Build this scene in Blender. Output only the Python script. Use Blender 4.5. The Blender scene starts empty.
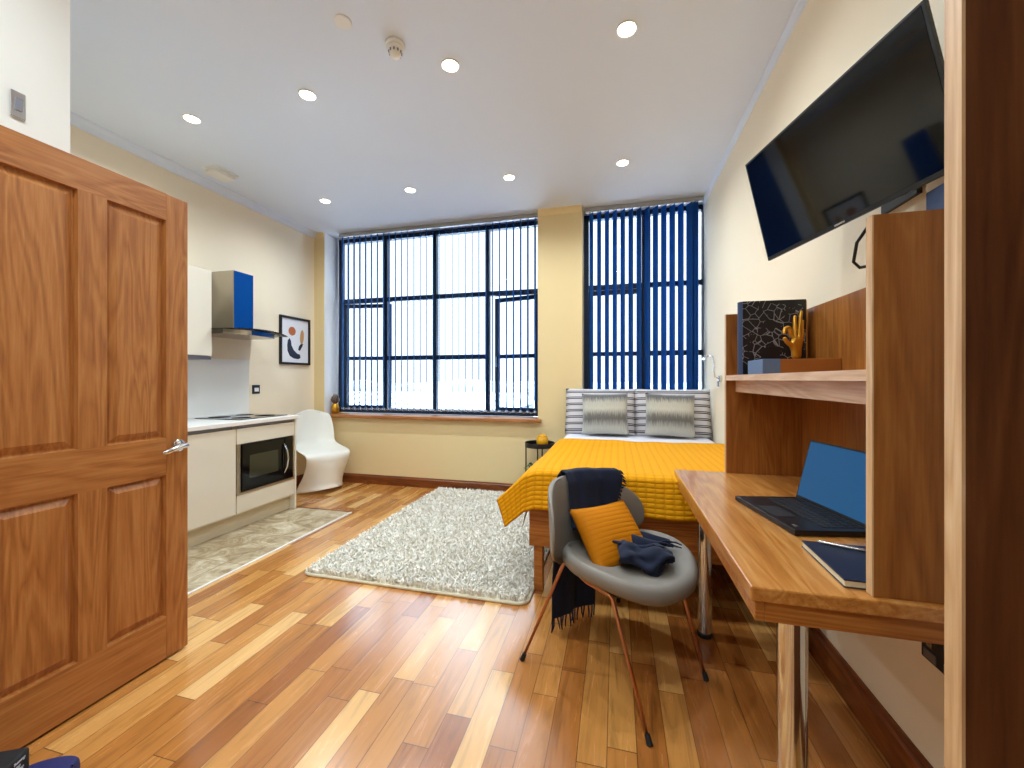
import bpy, bmesh, math, random
from mathutils import Vector, Matrix, noise
random.seed(7)
PI = math.pi
scene = bpy.context.scene
COL = scene.collection
R = math.radians

# ------------------------------------------------------------------ materials
def lin(c):
    if isinstance(c, str):
        c = c.lstrip('#'); c = tuple(int(c[i:i+2], 16) / 255 for i in (0, 2, 4))
    return tuple((x / 12.92 if x <= .04045 else ((x + .055) / 1.055) ** 2.4) for x in c) + (1,)

def new(name):
    m = bpy.data.materials.new(name); m.use_nodes = True
    nt = m.node_tree; b = nt.nodes['Principled BSDF']
    return m, nt, b

def N(nt, typ, **kw):
    n = nt.nodes.new(typ)
    for k, v in kw.items():
        if k.startswith('i_'): n.inputs[k[2:].replace('_', ' ')].default_value = v
        else: setattr(n, k, v)
    return n

def math_node(nt, op, a, b=None, clamp=False):
    n = nt.nodes.new('ShaderNodeMath'); n.operation = op; n.use_clamp = clamp
    for i, v in enumerate((a, b)):
        if v is None: continue
        if isinstance(v, (int, float)): n.inputs[i].default_value = v
        else: nt.links.new(v, n.inputs[i])
    return n.outputs[0]

def ramp(nt, fac, stops):
    n = nt.nodes.new('ShaderNodeValToRGB'); cr = n.color_ramp
    while len(cr.elements) < len(stops): cr.elements.new(.5)
    for e, (p, c) in zip(cr.elements, stops):
        e.position = p; e.color = lin(c) if not isinstance(c, (int, float)) else (c, c, c, 1)
    nt.links.new(fac, n.inputs[0]); return n.outputs[0]

def plain(name, col, rough=.5, metal=0, bump=0, bscale=200, vary=0, vscale=6, spec=None, coat=0, sheen=0):
    m, nt, b = new(name)
    b.inputs['Base Color'].default_value = lin(col)
    b.inputs['Roughness'].default_value = rough; b.inputs['Metallic'].default_value = metal
    if spec is not None: b.inputs['Specular IOR Level'].default_value = spec
    if coat: b.inputs['Coat Weight'].default_value = coat
    if sheen: b.inputs['Sheen Weight'].default_value = sheen
    tc = N(nt, 'ShaderNodeTexCoord')
    if vary:
        no = N(nt, 'ShaderNodeTexNoise', i_Scale=vscale, i_Detail=4.0); nt.links.new(tc.outputs['Object'], no.inputs['Vector'])
        mx = N(nt, 'ShaderNodeHueSaturation'); mx.inputs['Color'].default_value = lin(col)
        v = math_node(nt, 'MULTIPLY_ADD', no.outputs['Fac'], vary); nt.nodes[-1].inputs[2].default_value = 1 - vary / 2
        nt.links.new(v, mx.inputs['Value']); nt.links.new(mx.outputs[0], b.inputs['Base Color'])
    if bump:
        no = N(nt, 'ShaderNodeTexNoise', i_Scale=bscale, i_Detail=3.0); nt.links.new(tc.outputs['Object'], no.inputs['Vector'])
        bp = N(nt, 'ShaderNodeBump', i_Strength=bump, i_Distance=.003); nt.links.new(no.outputs['Fac'], bp.inputs['Height'])
        nt.links.new(bp.outputs[0], b.inputs['Normal'])
    return m

def wood(name, dark, mid, light, axis='z', rough=.4, grain=1.0, spec=.5):
    m, nt, b = new(name)
    tc = N(nt, 'ShaderNodeTexCoord'); mp = N(nt, 'ShaderNodeMapping')
    s = {'x': (1.3, 14, 14), 'y': (14, 1.3, 14), 'z': (14, 14, 1.3)}[axis]
    mp.inputs['Scale'].default_value = s
    nt.links.new(tc.outputs['Object'], mp.inputs['Vector'])
    n1 = N(nt, 'ShaderNodeTexNoise', i_Scale=.55 * grain, i_Detail=3.0, i_Distortion=1.1)
    nt.links.new(mp.outputs[0], n1.inputs['Vector'])
    rings = math_node(nt, 'MULTIPLY', n1.outputs['Fac'], 9.0)
    rings = math_node(nt, 'FRACT', rings)
    rings = math_node(nt, 'PINGPONG', rings, .5)
    n2 = N(nt, 'ShaderNodeTexNoise', i_Scale=9.0 * grain, i_Detail=5.0, i_Roughness=.65)
    mp2 = N(nt, 'ShaderNodeMapping'); mp2.inputs['Scale'].default_value = tuple(x * (1.0 if x > 2 else .5) for x in s)
    nt.links.new(tc.outputs['Object'], mp2.inputs['Vector']); nt.links.new(mp2.outputs[0], n2.inputs['Vector'])
    f = math_node(nt, 'MULTIPLY', rings, .55)
    g = math_node(nt, 'MULTIPLY', n2.outputs['Fac'], .75)
    f = math_node(nt, 'ADD', f, g, True)
    c = ramp(nt, f, [(.22, dark), (.5, mid), (.82, light)])
    nt.links.new(c, b.inputs['Base Color']); b.inputs['Roughness'].default_value = rough
    b.inputs['Specular IOR Level'].default_value = spec
    bp = N(nt, 'ShaderNodeBump', i_Strength=.12, i_Distance=.002); nt.links.new(f, bp.inputs['Height'])
    nt.links.new(bp.outputs[0], b.inputs['Normal'])
    return m

def floor_mat():
    m, nt, b = new('oak strip floor')
    tc = N(nt, 'ShaderNodeTexCoord'); sp = N(nt, 'ShaderNodeSeparateXYZ'); nt.links.new(tc.outputs['Object'], sp.inputs[0])
    W = .093
    xr = math_node(nt, 'DIVIDE', sp.outputs['X'], W); row = math_node(nt, 'FLOOR', xr); fx = math_node(nt, 'FRACT', xr)
    w1 = N(nt, 'ShaderNodeTexWhiteNoise', noise_dimensions='1D'); nt.links.new(row, w1.inputs['W'])
    off = math_node(nt, 'MULTIPLY', w1.outputs['Value'], 7.0)
    # board length .45 to .8 per row
    w1b = N(nt, 'ShaderNodeTexWhiteNoise', noise_dimensions='1D'); nt.links.new(math_node(nt, 'ADD', row, 31.7), w1b.inputs['W'])
    ln = math_node(nt, 'MULTIPLY_ADD', w1b.outputs['Value'], .40); nt.nodes[-1].inputs[2].default_value = .42
    yr = math_node(nt, 'DIVIDE', math_node(nt, 'ADD', sp.outputs['Y'], off), ln)
    pl = math_node(nt, 'FLOOR', yr); fy = math_node(nt, 'FRACT', yr)
    cv = N(nt, 'ShaderNodeCombineXYZ'); nt.links.new(row, cv.inputs[0]); nt.links.new(pl, cv.inputs[1])
    w2 = N(nt, 'ShaderNodeTexWhiteNoise', noise_dimensions='2D'); nt.links.new(cv.outputs[0], w2.inputs['Vector'])
    base = ramp(nt, w2.outputs['Value'], [(0, '#955723'), (.22, '#a8692e'), (.5, '#b67a3b'), (.75, '#c28845'), (.9, '#d09c59'), (1, '#dcae70')])
    # grain, shifted per board
    mp = N(nt, 'ShaderNodeMapping'); mp.inputs['Scale'].default_value = (26, 2.2, 1)
    sh = N(nt, 'ShaderNodeVectorMath', operation='SCALE'); nt.links.new(w2.outputs['Color'], sh.inputs[0]); sh.inputs['Scale'].default_value = 37.0
    ad = N(nt, 'ShaderNodeVectorMath', operation='ADD'); nt.links.new(tc.outputs['Object'], ad.inputs[0]); nt.links.new(sh.outputs[0], ad.inputs[1])
    nt.links.new(ad.outputs[0], mp.inputs['Vector'])
    g = N(nt, 'ShaderNodeTexNoise', i_Scale=1.0, i_Detail=6.0, i_Roughness=.6, i_Distortion=1.5); nt.links.new(mp.outputs[0], g.inputs['Vector'])
    gv = ramp(nt, g.outputs['Fac'], [(.28, .60), (.48, 1.0), (.72, 1.10)])
    mul = N(nt, 'ShaderNodeMix', data_type='RGBA', blend_type='MULTIPLY'); mul.inputs[0].default_value = 1
    nt.links.new(base, mul.inputs[6]); nt.links.new(gv, mul.inputs[7])
    # seams
    def edge(f, w):
        d = math_node(nt, 'PINGPONG', f, .5)
        return math_node(nt, 'LESS_THAN', d, w)
    ex = edge(fx, .014)
    ey = math_node(nt, 'LESS_THAN', math_node(nt, 'MULTIPLY', math_node(nt, 'PINGPONG', fy, .5), ln), .0016)
    e = math_node(nt, 'MAXIMUM', ex, ey)
    mx = N(nt, 'ShaderNodeMix', data_type='RGBA'); nt.links.new(math_node(nt, 'MULTIPLY', e, .75), mx.inputs[0])
    nt.links.new(mul.outputs[2], mx.inputs[6]); mx.inputs[7].default_value = lin('#3a1e0c')
    nt.links.new(mx.outputs[2], b.inputs['Base Color'])
    rg = math_node(nt, 'MULTIPLY_ADD', g.outputs['Fac'], .12); nt.nodes[-1].inputs[2].default_value = .20
    nt.links.new(rg, b.inputs['Roughness'])
    h = math_node(nt, 'SUBTRACT', math_node(nt, 'MULTIPLY', g.outputs['Fac'], .15), e)
    bp = N(nt, 'ShaderNodeBump', i_Strength=.25, i_Distance=.001); nt.links.new(h, bp.inputs['Height']); nt.links.new(bp.outputs[0], b.inputs['Normal'])
    b.inputs['Coat Weight'].default_value = .6; b.inputs['Coat Roughness'].default_value = .18
    return m

def stone_mat():
    m, nt, b = new('beige stone tile')
    tc = N(nt, 'ShaderNodeTexCoord')
    n = N(nt, 'ShaderNodeTexNoise', i_Scale=5.0, i_Detail=8.0, i_Roughness=.7, i_Distortion=1.6); nt.links.new(tc.outputs['Object'], n.inputs['Vector'])
    c = ramp(nt, n.outputs['Fac'], [(.3, '#6a563f'), (.44, '#9c8766'), (.56, '#bdae90'), (.7, '#dcd2bc')])
    br = N(nt, 'ShaderNodeTexBrick', offset=0.0, i_Scale=1.0); br.inputs['Brick Width'].default_value = .45; br.inputs['Row Height'].default_value = .45
    br.inputs['Mortar Size'].default_value = .003
    br.inputs['Color1'].default_value = br.inputs['Color2'].default_value = (1, 1, 1, 1); br.inputs['Mortar'].default_value = (.55, .5, .42, 1)
    nt.links.new(tc.outputs['Object'], br.inputs['Vector'])
    mul = N(nt, 'ShaderNodeMix', data_type='RGBA', blend_type='MULTIPLY'); mul.inputs[0].default_value = 1
    nt.links.new(c, mul.inputs[6]); nt.links.new(br.outputs['Color'], mul.inputs[7]); nt.links.new(mul.outputs[2], b.inputs['Base Color'])
    b.inputs['Roughness'].default_value = .35
    return m

def quilt_mat(name, dark, light, du, dv, strength=.9):
    m, nt, b = new(name)
    uv = N(nt, 'ShaderNodeUVMap'); sp = N(nt, 'ShaderNodeSeparateXYZ'); nt.links.new(uv.outputs[0], sp.inputs[0])
    def pad(o, d):
        s = math_node(nt, 'ABSOLUTE', math_node(nt, 'SINE', math_node(nt, 'MULTIPLY', o, PI / d)))
        return math_node(nt, 'POWER', s, .45)
    h = math_node(nt, 'MULTIPLY', pad(sp.outputs['X'], du), pad(sp.outputs['Y'], dv))
    c = ramp(nt, h, [(0, dark), (.75, light)])
    nt.links.new(c, b.inputs['Base Color']); b.inputs['Roughness'].default_value = .75
    b.inputs['Specular IOR Level'].default_value = .15
    bp = N(nt, 'ShaderNodeBump', i_Strength=strength, i_Distance=.008); nt.links.new(h, bp.inputs['Height']); nt.links.new(bp.outputs[0], b.inputs['Normal'])
    return m

def stripes_mat():
    m, nt, b = new('striped pillow cotton')
    uv = N(nt, 'ShaderNodeUVMap'); sp = N(nt, 'ShaderNodeSeparateXYZ'); nt.links.new(uv.outputs[0], sp.inputs[0])
    f = math_node(nt, 'FRACT', math_node(nt, 'DIVIDE', sp.outputs['Y'], .062))
    c = ramp(nt, f, [(0, '#c9c6c8'), (.46, '#c9c6c8'), (.48, '#25252f'), (.60, '#25252f'), (.62, '#b3afb4'), (.72, '#b3afb4'), (.74, '#33333d'), (.84, '#33333d'), (.86, '#c9c6c8')])
    nt.links.new(c, b.inputs['Base Color']); b.inputs['Roughness'].default_value = .85
    return m

def fur_mat():
    m, nt, b = new('banded grey faux fur')
    uv = N(nt, 'ShaderNodeUVMap'); sp = N(nt, 'ShaderNodeSeparateXYZ'); nt.links.new(uv.outputs[0], sp.inputs[0])
    mp = N(nt, 'ShaderNodeMapping'); mp.inputs['Scale'].default_value = (160, 14, 1); nt.links.new(uv.outputs[0], mp.inputs['Vector'])
    n = N(nt, 'ShaderNodeTexNoise', i_Scale=1.0, i_Detail=3.0); nt.links.new(mp.outputs[0], n.inputs['Vector'])
    y = math_node(nt, 'ADD', sp.outputs['Y'], math_node(nt, 'MULTIPLY', math_node(nt, 'SUBTRACT', n.outputs['Fac'], .5), .10))
    f = math_node(nt, 'DIVIDE', y, .38)
    c = ramp(nt, f, [(0, '#b9b9ae'), (.16, '#a9aaa2'), (.36, '#5c5a56'), (.45, '#6b6963'), (.62, '#bdbdb0'), (.78, '#b0aea2'), (.93, '#55565a'), (1, '#6d6d70')])
    nt.links.new(c, b.inputs['Base Color']); b.inputs['Roughness'].default_value = .95
    b.inputs['Sheen Weight'].default_value = .4
    bp = N(nt, 'ShaderNodeBump', i_Strength=.8, i_Distance=.006); nt.links.new(n.outputs['Fac'], bp.inputs['Height']); nt.links.new(bp.outputs[0], b.inputs['Normal'])
    return m

def glass_mat(name, tint=(1, 1, 1, 1)):
    m, nt, b = new(name); nt.nodes.remove(b)
    out = nt.nodes['Material Output']
    t = N(nt, 'ShaderNodeBsdfTransparent'); t.inputs[0].default_value = tint
    g = N(nt, 'ShaderNodeBsdfGlossy'); g.inputs['Roughness'].default_value = .02
    fr = N(nt, 'ShaderNodeFresnel'); fr.inputs['IOR'].default_value = 1.45
    mx = N(nt, 'ShaderNodeMixShader'); nt.links.new(fr.outputs[0], mx.inputs[0]); nt.links.new(t.outputs[0], mx.inputs[1]); nt.links.new(g.outputs[0], mx.inputs[2])
    nt.links.new(mx.outputs[0], out.inputs['Surface'])
    return m

def vane_mat():
    m, nt, b = new('navy blind fabric'); out = nt.nodes['Material Output']
    b.inputs['Base Color'].default_value = lin('#145a96'); b.inputs['Roughness'].default_value = .8
    t = N(nt, 'ShaderNodeBsdfTranslucent'); t.inputs[0].default_value = lin('#1488d0')
    mx = N(nt, 'ShaderNodeMixShader'); mx.inputs[0].default_value = .5
    nt.links.new(b.outputs[0], mx.inputs[1]); nt.links.new(t.outputs[0], mx.inputs[2]); nt.links.new(mx.outputs[0], out.inputs['Surface'])
    return m

def emit(name, col, s):
    m, nt, b = new(name)
    b.inputs['Base Color'].default_value = lin('#0a0f14' if s < 1 else col); b.inputs['Roughness'].default_value = .3; b.inputs['Emission Color'].default_value = lin(col); b.inputs['Emission Strength'].default_value = s
    return m

def star_map_mat():
    m, nt, b = new('star chart cover')
    tc = N(nt, 'ShaderNodeTexCoord')
    v = N(nt, 'ShaderNodeTexVoronoi', feature='DISTANCE_TO_EDGE', i_Scale=30.0); nt.links.new(tc.outputs['Object'], v.inputs['Vector'])
    n = N(nt, 'ShaderNodeTexNoise', i_Scale=13.0, i_Detail=2.0); nt.links.new(tc.outputs['Object'], n.inputs['Vector'])
    l = math_node(nt, 'LESS_THAN', v.outputs['Distance'], .03)
    k = math_node(nt, 'GREATER_THAN', n.outputs['Fac'], .47)
    f = math_node(nt, 'MULTIPLY', l, k)
    v2 = N(nt, 'ShaderNodeTexVoronoi', i_Scale=60.0); nt.links.new(tc.outputs['Object'], v2.inputs['Vector'])
    f = math_node(nt, 'MAXIMUM', f, math_node(nt, 'LESS_THAN', v2.outputs['Distance'], .10))
    c = ramp(nt, f, [(0, '#0a0b10'), (1, '#8f8d92')])
    nt.links.new(c, b.inputs['Base Color']); b.inputs['Roughness'].default_value = .4
    return m

MT = {}
MT['cream'] = plain('cream wall paint', '#f2e5ca', .75, bump=.05, bscale=300)
MT['yellow_paint'] = plain('warm cream wall paint', '#dfc998', .75, bump=.05, bscale=300)
MT['white_paint'] = plain('white wall paint', '#ecece6', .7, bump=.04, bscale=300)
MT['reveal'] = plain('white reveal paint', '#eef0f2', .6)
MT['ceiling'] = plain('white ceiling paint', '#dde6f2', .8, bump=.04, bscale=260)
MT['floor'] = floor_mat()
MT['stone'] = stone_mat()
MT['skirt'] = wood('dark stained skirting oak', '#4a2208', '#6e3713', '#8c4c1e', 'x', .35)
MT['skirt_y'] = wood('dark stained skirting oak along room', '#4a2208', '#6e3713', '#8c4c1e', 'y', .35)
MT['door_v'] = wood('door oak upright grain', '#8a5026', '#a86a34', '#bd8349', 'z', .36)
MT['door_h'] = wood('door oak level grain', '#8a5026', '#a86a34', '#bd8349', 'y', .36)
MT['oak_y'] = wood('desk oak along length', '#9a5b22', '#bb7b38', '#d09a58', 'y', .28)
MT['oak_y'].node_tree.nodes['Principled BSDF'].inputs['Coat Weight'].default_value = .5; MT['oak_y'].node_tree.nodes['Principled BSDF'].inputs['Coat Roughness'].default_value = .18
MT['oak_x'] = wood('desk oak across', '#8d4f1a', '#ab6a2b', '#c28645', 'x', .34)
MT['oak_z'] = wood('desk oak upright', '#7c4815', '#985d25', '#ac7333', 'z', .36)
MT['lip'] = wood('pale oak lipping', '#b08558', '#caa274', '#dcbd95', 'z', .45)
MT['lip_y'] = wood('pale oak lipping along shelf', '#b78e6c', '#cfa986', '#e0c3a6', 'y', .45)
MT['walnut'] = wood('wardrobe brown oak', '#4a260d', '#5f3417', '#734522', 'z', .45)
MT['bed_oak'] = wood('bed frame oak', '#80460f', '#a86424', '#bf7d3a', 'x', .4)
MT['sill'] = wood('window sill oak', '#7b451d', '#a36735', '#bf8650', 'x', .35)
MT['navy_frame'] = plain('dark blue window metal', '#0d2b47', .4, metal=.1)
MT['vane'] = vane_mat()
MT['headrail'] = plain('grey blind rail', '#a3a3a3', .45, metal=.3)
MT['chain'] = plain('pale bead chain', '#c9d1da', .5)
MT['glass'] = glass_mat('window glass')
MT['chrome'] = plain('polished chrome', '#d9dbde', .12, metal=1)
MT['steel'] = plain('brushed steel', '#b5aea2', .28, metal=1)
MT['copper'] = plain('copper rod', '#b97b55', .3, metal=1)
MT['black'] = plain('black plastic', '#0c0c0e', .4)
MT['gloss_black'] = plain('gloss black glass', '#07080a', .08, spec=.3)
MT['screen_black'] = plain('television screen', '#030304', .05, spec=.5)
MT['rubber'] = plain('black rubber foot', '#0b0b0b', .7)
MT['gloss_white'] = plain('cream gloss cabinet front', '#e3dcca', .22, coat=.3)
MT['plinth'] = plain('beige plinth', '#d3c6aa', .45)
MT['worktop'] = plain('white worktop', '#eceae4', .25)
MT['splash'] = plain('white splashback', '#f0f1ec', .4)
MT['channel'] = plain('grey handle channel', '#8d8f99', .3, metal=.7)
MT['film'] = plain('blue protective film', '#06478f', .25, spec=.6)
MT['hood_glass'] = glass_mat('smoked hood glass', (.5, .58, .6, 1))
MT['white_plastic'] = plain('white plastic', '#e9e7e0', .4)
MT['panton'] = plain('white moulded plastic', '#e7e6dc', .35)
MT['mw_window'] = plain('microwave window', '#343527', .12)
MT['quilt'] = quilt_mat('mustard quilted cotton', '#d08900', '#e29c04', .045, .025, .6)
MT['mustard'] = quilt_mat('mustard ribbed cushion', '#b86c02', '#d58404', 5.0, .022, .5)
MT['sheet'] = plain('white bed sheet', '#dcdce6', .85, bump=.3, bscale=60)
MT['grey_sheet'] = plain('grey undersheet', '#a7a29f', .85)
MT['stripe'] = stripes_mat()
MT['fur'] = fur_mat()
MT['throw'] = plain('navy woven throw', '#08142e', .9, bump=.5, bscale=400, sheen=.04)
MT['leatherette'] = plain('grey-brown suede', '#817b71', .6, bump=.15, bscale=180, vary=.25, vscale=9)
MT['rug_base'] = plain('cream rug backing', '#cfc5aa', .95)
MT['gold'] = plain('antique gold', '#c9922f', .35, metal=.75, bump=.3, bscale=60)
MT['mustard_glaze'] = plain('mustard glazed pot', '#dd9f12', .3)
MT['leaf'] = plain('green leaf', '#2f5a2c', .5)
MT['leaf_dry'] = plain('grey brown crown leaf', '#6d5a50', .6)
MT['book_blue'] = plain('slate blue cloth', '#2b3c5c', .7)
MT['book_pale'] = plain('blue grey label cloth', '#5a7396', .7)
MT['book_brown'] = plain('brown cloth binding', '#9a5d1f', .6)
MT['paper'] = plain('page edges', '#d9cfae', .8)
MT['star'] = star_map_mat()
MT['laptop_screen'] = emit('lit blue screen', '#145a8c', 1.0*.75)
MT['keys'] = plain('dark keys', '#17181b', .55)
MT['navy_cover'] = plain('navy notebook cover', '#101c33', .45)
MT['pen'] = plain('silver pen', '#c9c6c0', .25, metal=.9)
MT['lamp_glow'] = emit('lit downlight lens', '#fff4dc', 30)
MT['mount'] = plain('white card mount', '#e6e9ee', .7)
MT['terracotta'] = plain('terracotta ink', '#b9663a', .8)
MT['tan'] = plain('tan ink', '#c99b68', .8)
MT['ink'] = plain('navy ink', '#1c2740', .8)
MT['bag'] = plain('black bag fabric', '#08080a', .7, bump=.3, bscale=250)
MT['bag_blue'] = plain('navy bag fabric', '#161a55', .75, bump=.3, bscale=250)
MT['print'] = plain('white print', '#c4c8d0', .7)
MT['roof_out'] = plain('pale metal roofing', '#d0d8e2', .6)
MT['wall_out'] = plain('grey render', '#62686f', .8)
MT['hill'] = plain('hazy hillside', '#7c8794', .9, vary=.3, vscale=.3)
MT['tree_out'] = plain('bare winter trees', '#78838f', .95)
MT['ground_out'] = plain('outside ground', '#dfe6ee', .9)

# ------------------------------------------------------------------ mesh builder
ROOTM = {}
class MB:
    def __init__(s):
        s.bm = bmesh.new(); s.uvl = None
    def uv(s):
        if s.uvl is None: s.uvl = s.bm.loops.layers.uv.new('UVMap')
        return s.uvl
    def box(s, x0, x1, y0, y1, z0, z1, M=None, bev=0):
        P = [(x, y, z) for x in (x0, x1) for y in (y0, y1) for z in (z0, z1)]
        V = [s.bm.verts.new(M @ Vector(p) if M else p) for p in P]
        F = [s.bm.faces.new([V[i] for i in f]) for f in ((0, 1, 3, 2), (4, 6, 7, 5), (0, 4, 5, 1), (2, 3, 7, 6), (0, 2, 6, 4), (1, 5, 7, 3))]
        bmesh.ops.recalc_face_normals(s.bm, faces=F)
        if bev:
            bmesh.ops.bevel(s.bm, geom=list({e for f in F for e in f.edges}), offset=bev, segments=2, affect='EDGES', profile=.6)
        return s
    def prism(s, pts, ext):
        """extrude a polygon (3-D points) along vector ext"""
        e = Vector(ext); a = [s.bm.verts.new(p) for p in pts]; b = [s.bm.verts.new(Vector(p) + e) for p in pts]
        n = len(a); F = [s.bm.faces.new(a), s.bm.faces.new(b[::-1])]
        for i in range(n): F.append(s.bm.faces.new((a[i], b[i], b[(i+1) % n], a[(i+1) % n])))
        bmesh.ops.recalc_face_normals(s.bm, faces=F); return s
    def ring(s, c, u, v, r, n):
        return [s.bm.verts.new(c + u * (r * math.cos(2*PI*i/n)) + v * (r * math.sin(2*PI*i/n))) for i in range(n)]
    def tube(s, pts, r, n=10, cap=True):
        pts = [Vector(p) for p in pts]; k = len(pts)
        rs = r if isinstance(r, (list, tuple)) else [r] * k
        prev = None; u = None
        for i, p in enumerate(pts):
            t = (pts[min(i+1, k-1)] - pts[max(i-1, 0)]).normalized()
            if u is None:
                u = t.orthogonal().normalized()
            else:
                u = (u - t * u.dot(t)).normalized()
            v = t.cross(u)
            rg = s.ring(p, u, v, rs[i], n)
            if prev:
                for j in range(n): s.bm.faces.new((prev[j], prev[(j+1) % n], rg[(j+1) % n], rg[j]))
            elif cap: s.bm.faces.new(rg[::-1])
            prev = rg
        if cap: s.bm.faces.new(prev)
        return s
    def lathe(s, prof, c=(0, 0, 0), n=32, axis='z', rib=None, M=None):
        c = Vector(c); rings = []
        for r, h in prof:
            rg = []
            for i in range(n):
                a = 2*PI*i/n; q = r * (1 + (rib(a) if rib else 0))
                if axis == 'z': p = Vector((q*math.cos(a), q*math.sin(a), h))
                elif axis == 'x': p = Vector((h, q*math.cos(a), q*math.sin(a)))
                else: p = Vector((q*math.cos(a), h, q*math.sin(a)))
                if M: p = M @ p
                rg.append(s.bm.verts.new(c + p))
            rings.append(rg)
        F = []
        for a, b in zip(rings, rings[1:]):
            for j in range(n): F.append(s.bm.faces.new((a[j], a[(j+1) % n], b[(j+1) % n], b[j])))
        F.append(s.bm.faces.new(rings[0][::-1])); F.append(s.bm.faces.new(rings[-1]))
        bmesh.ops.recalc_face_normals(s.bm, faces=F); return s
    def grid(s, fn, nu, nv, uvf=None, closed_u=False):
        V = [[s.bm.verts.new(fn(i / nu, j / nv)) for j in range(nv+1)] for i in range(nu if closed_u else nu+1)]
        L = s.uv() if uvf else None
        m = len(V)
        for i in range(nu):
            for j in range(nv):
                i2 = (i+1) % m
                f = s.bm.faces.new((V[i][j], V[i2][j], V[i2][j+1], V[i][j+1]))
                if L:
                    for lp, (a, b) in zip(f.loops, ((i, j), (i+1, j), (i+1, j+1), (i, j+1))): lp[L].uv = uvf(a / nu, b / nv)
        return V
    def build(s, name, mat, parent=None, smooth=False, bevel=0, solid=0, sub=0, off=0, label=None):
        bm = s.bm
        if smooth:
            bmesh.ops.remove_doubles(bm, verts=bm.verts, dist=1e-6)
            for f in bm.faces: f.smooth = True
        if parent is not None:
            Mw = ROOTM[parent.name]; bm.transform(Mw.inverted())
        else:
            xs = [v.co for v in bm.verts]
            o = Vector(((min(p.x for p in xs)+max(p.x for p in xs))/2, (min(p.y for p in xs)+max(p.y for p in xs))/2, min(p.z for p in xs)))
            Mw = Matrix.Translation(o); bm.transform(Mw.inverted())
        me = bpy.data.meshes.new(name); bm.to_mesh(me); bm.free()
        o = bpy.data.objects.new(name, me); COL.objects.link(o)
        if parent is not None: o.parent = parent
        else: o.matrix_world = Mw
        ROOTM[o.name] = Mw
        if mat is not None: me.materials.append(MT[mat] if isinstance(mat, str) else mat)
        if bevel:
            b = o.modifiers.new('edge', 'BEVEL'); b.width = bevel; b.segments = 2; b.limit_method = 'ANGLE'; b.angle_limit = R(40)
        if solid:
            b = o.modifiers.new('thick', 'SOLIDIFY'); b.thickness = solid; b.offset = off
        if sub:
            b = o.modifiers.new('smooth', 'SUBSURF'); b.levels = sub; b.render_levels = sub
        if smooth and not sub and len(me.polygons) < 20000:
            pass
        if label: o['label'] = label
        return o

def autosmooth(o, ang=35):
    me = o.data
    import bmesh as _b
    bm = _b.new(); bm.from_mesh(me)
    for f in bm.faces: f.smooth = True
    for e in bm.edges:
        e.smooth = not (len(e.link_faces) == 2 and e.calc_face_angle(0) > R(ang))
    bm.to_mesh(me); bm.free(); return o

def tag(o, label, cat, group=None, kind=None):
    o['label'] = label; o['category'] = cat
    if group: o['group'] = group
    if kind: o['kind'] = kind
    return o

def thing(name, label, cat, loc, rz=0, group=None):
    o = bpy.data.objects.new(name, None); COL.objects.link(o)
    o.location = loc; o.rotation_euler = (0, 0, rz); o.empty_display_size = .1
    ROOTM[o.name] = Matrix.Translation(Vector(loc)) @ Matrix.Rotation(rz, 4, 'Z')
    return tag(o, label, cat, group)

def struct(o, label=None):
    o['kind'] = 'structure'
    if label: o['label'] = label
    return o

def copy_tree(root, loc, label, group=None):
    c = root.copy(); COL.objects.link(c); c.location = loc; c['label'] = label
    if group: c['group'] = group
    def kids(a, b):
        for ch in list(a.children):
            d = ch.copy(); COL.objects.link(d); d.parent = b; kids(ch, d)
    kids(root, c); return c

def sbox(name, mat, *a, label=None, bevel=0):
    return struct(MB().box(*a).build(name, mat, bevel=bevel), label)

def cushion(mb, C, ax, ay, an, w, h, t, pw=.42, pinch=.06, n=18, uvs=1.0):
    ax, ay, an = Vector(ax).normalized(), Vector(ay).normalized(), Vector(an).normalized(); C = Vector(C)
    def side(sg):
        def fn(a, b):
            u, v = 2*a-1, 2*b-1
            pu = 1 - pinch * (v*v); pv = 1 - pinch * (u*u)
            pu = 1 - pinch * (1 - v**2) ; pv = 1 - pinch * (1 - u**2)
            d = max(0, (1-u*u)*(1-v*v)) ** pw
            return C + ax*(w/2*u*pu) + ay*(h/2*v*pv) + an*(sg*t/2*d)
        return fn
    for sg in (1, -1):
        mb.grid(side(sg), n, n, lambda a, b: (a*w*uvs, b*h*uvs))
    bmesh.ops.remove_doubles(mb.bm, verts=mb.bm.verts, dist=1e-5)
    bmesh.ops.recalc_face_normals(mb.bm, faces=mb.bm.faces)
    return mb

# ------------------------------------------------------------------ room shell
XL, XR, YB, CZ = -3.5, .84, 4.12, 2.94        # left wall, right wall, back wall face, ceiling
YG, XV = 4.40, -3.36                           # glazing plane, left reveal
Y0 = -1.7                                      # wall behind the camera
sbox('floor', 'floor', XL-.1, XR+.1, Y0, YG+.1, -.1, 0, label='honey oak strip floorboards running towards the windows')
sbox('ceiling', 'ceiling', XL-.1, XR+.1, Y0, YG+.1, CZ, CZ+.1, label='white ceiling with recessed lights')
sbox('wall_right', 'cream', XR, XR+.1, Y0, YG+.1, 0, CZ)
sbox('wall_left', 'cream', XL-.1, XL, 1.03, YB, 0, CZ)
sbox('wall_entrance', 'white_paint', XL-.1, -1.92, Y0, 1.03, 0, CZ, label='white wall corner behind the panelled door')
sbox('wall_rear', 'white_paint', -1.92, XR, Y0-.1, Y0, 0, CZ)
m = MB()
m.box(XL-.1, XV, YB, YG+.1, 0, CZ)
m.box(XV, -.78, YB, YG+.1, 0, .755)
m.box(-.78, -.33, YB, YG+.1, 0, CZ)
m.box(-.33, XR, YB, YG+.1, 0, .755)
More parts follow.
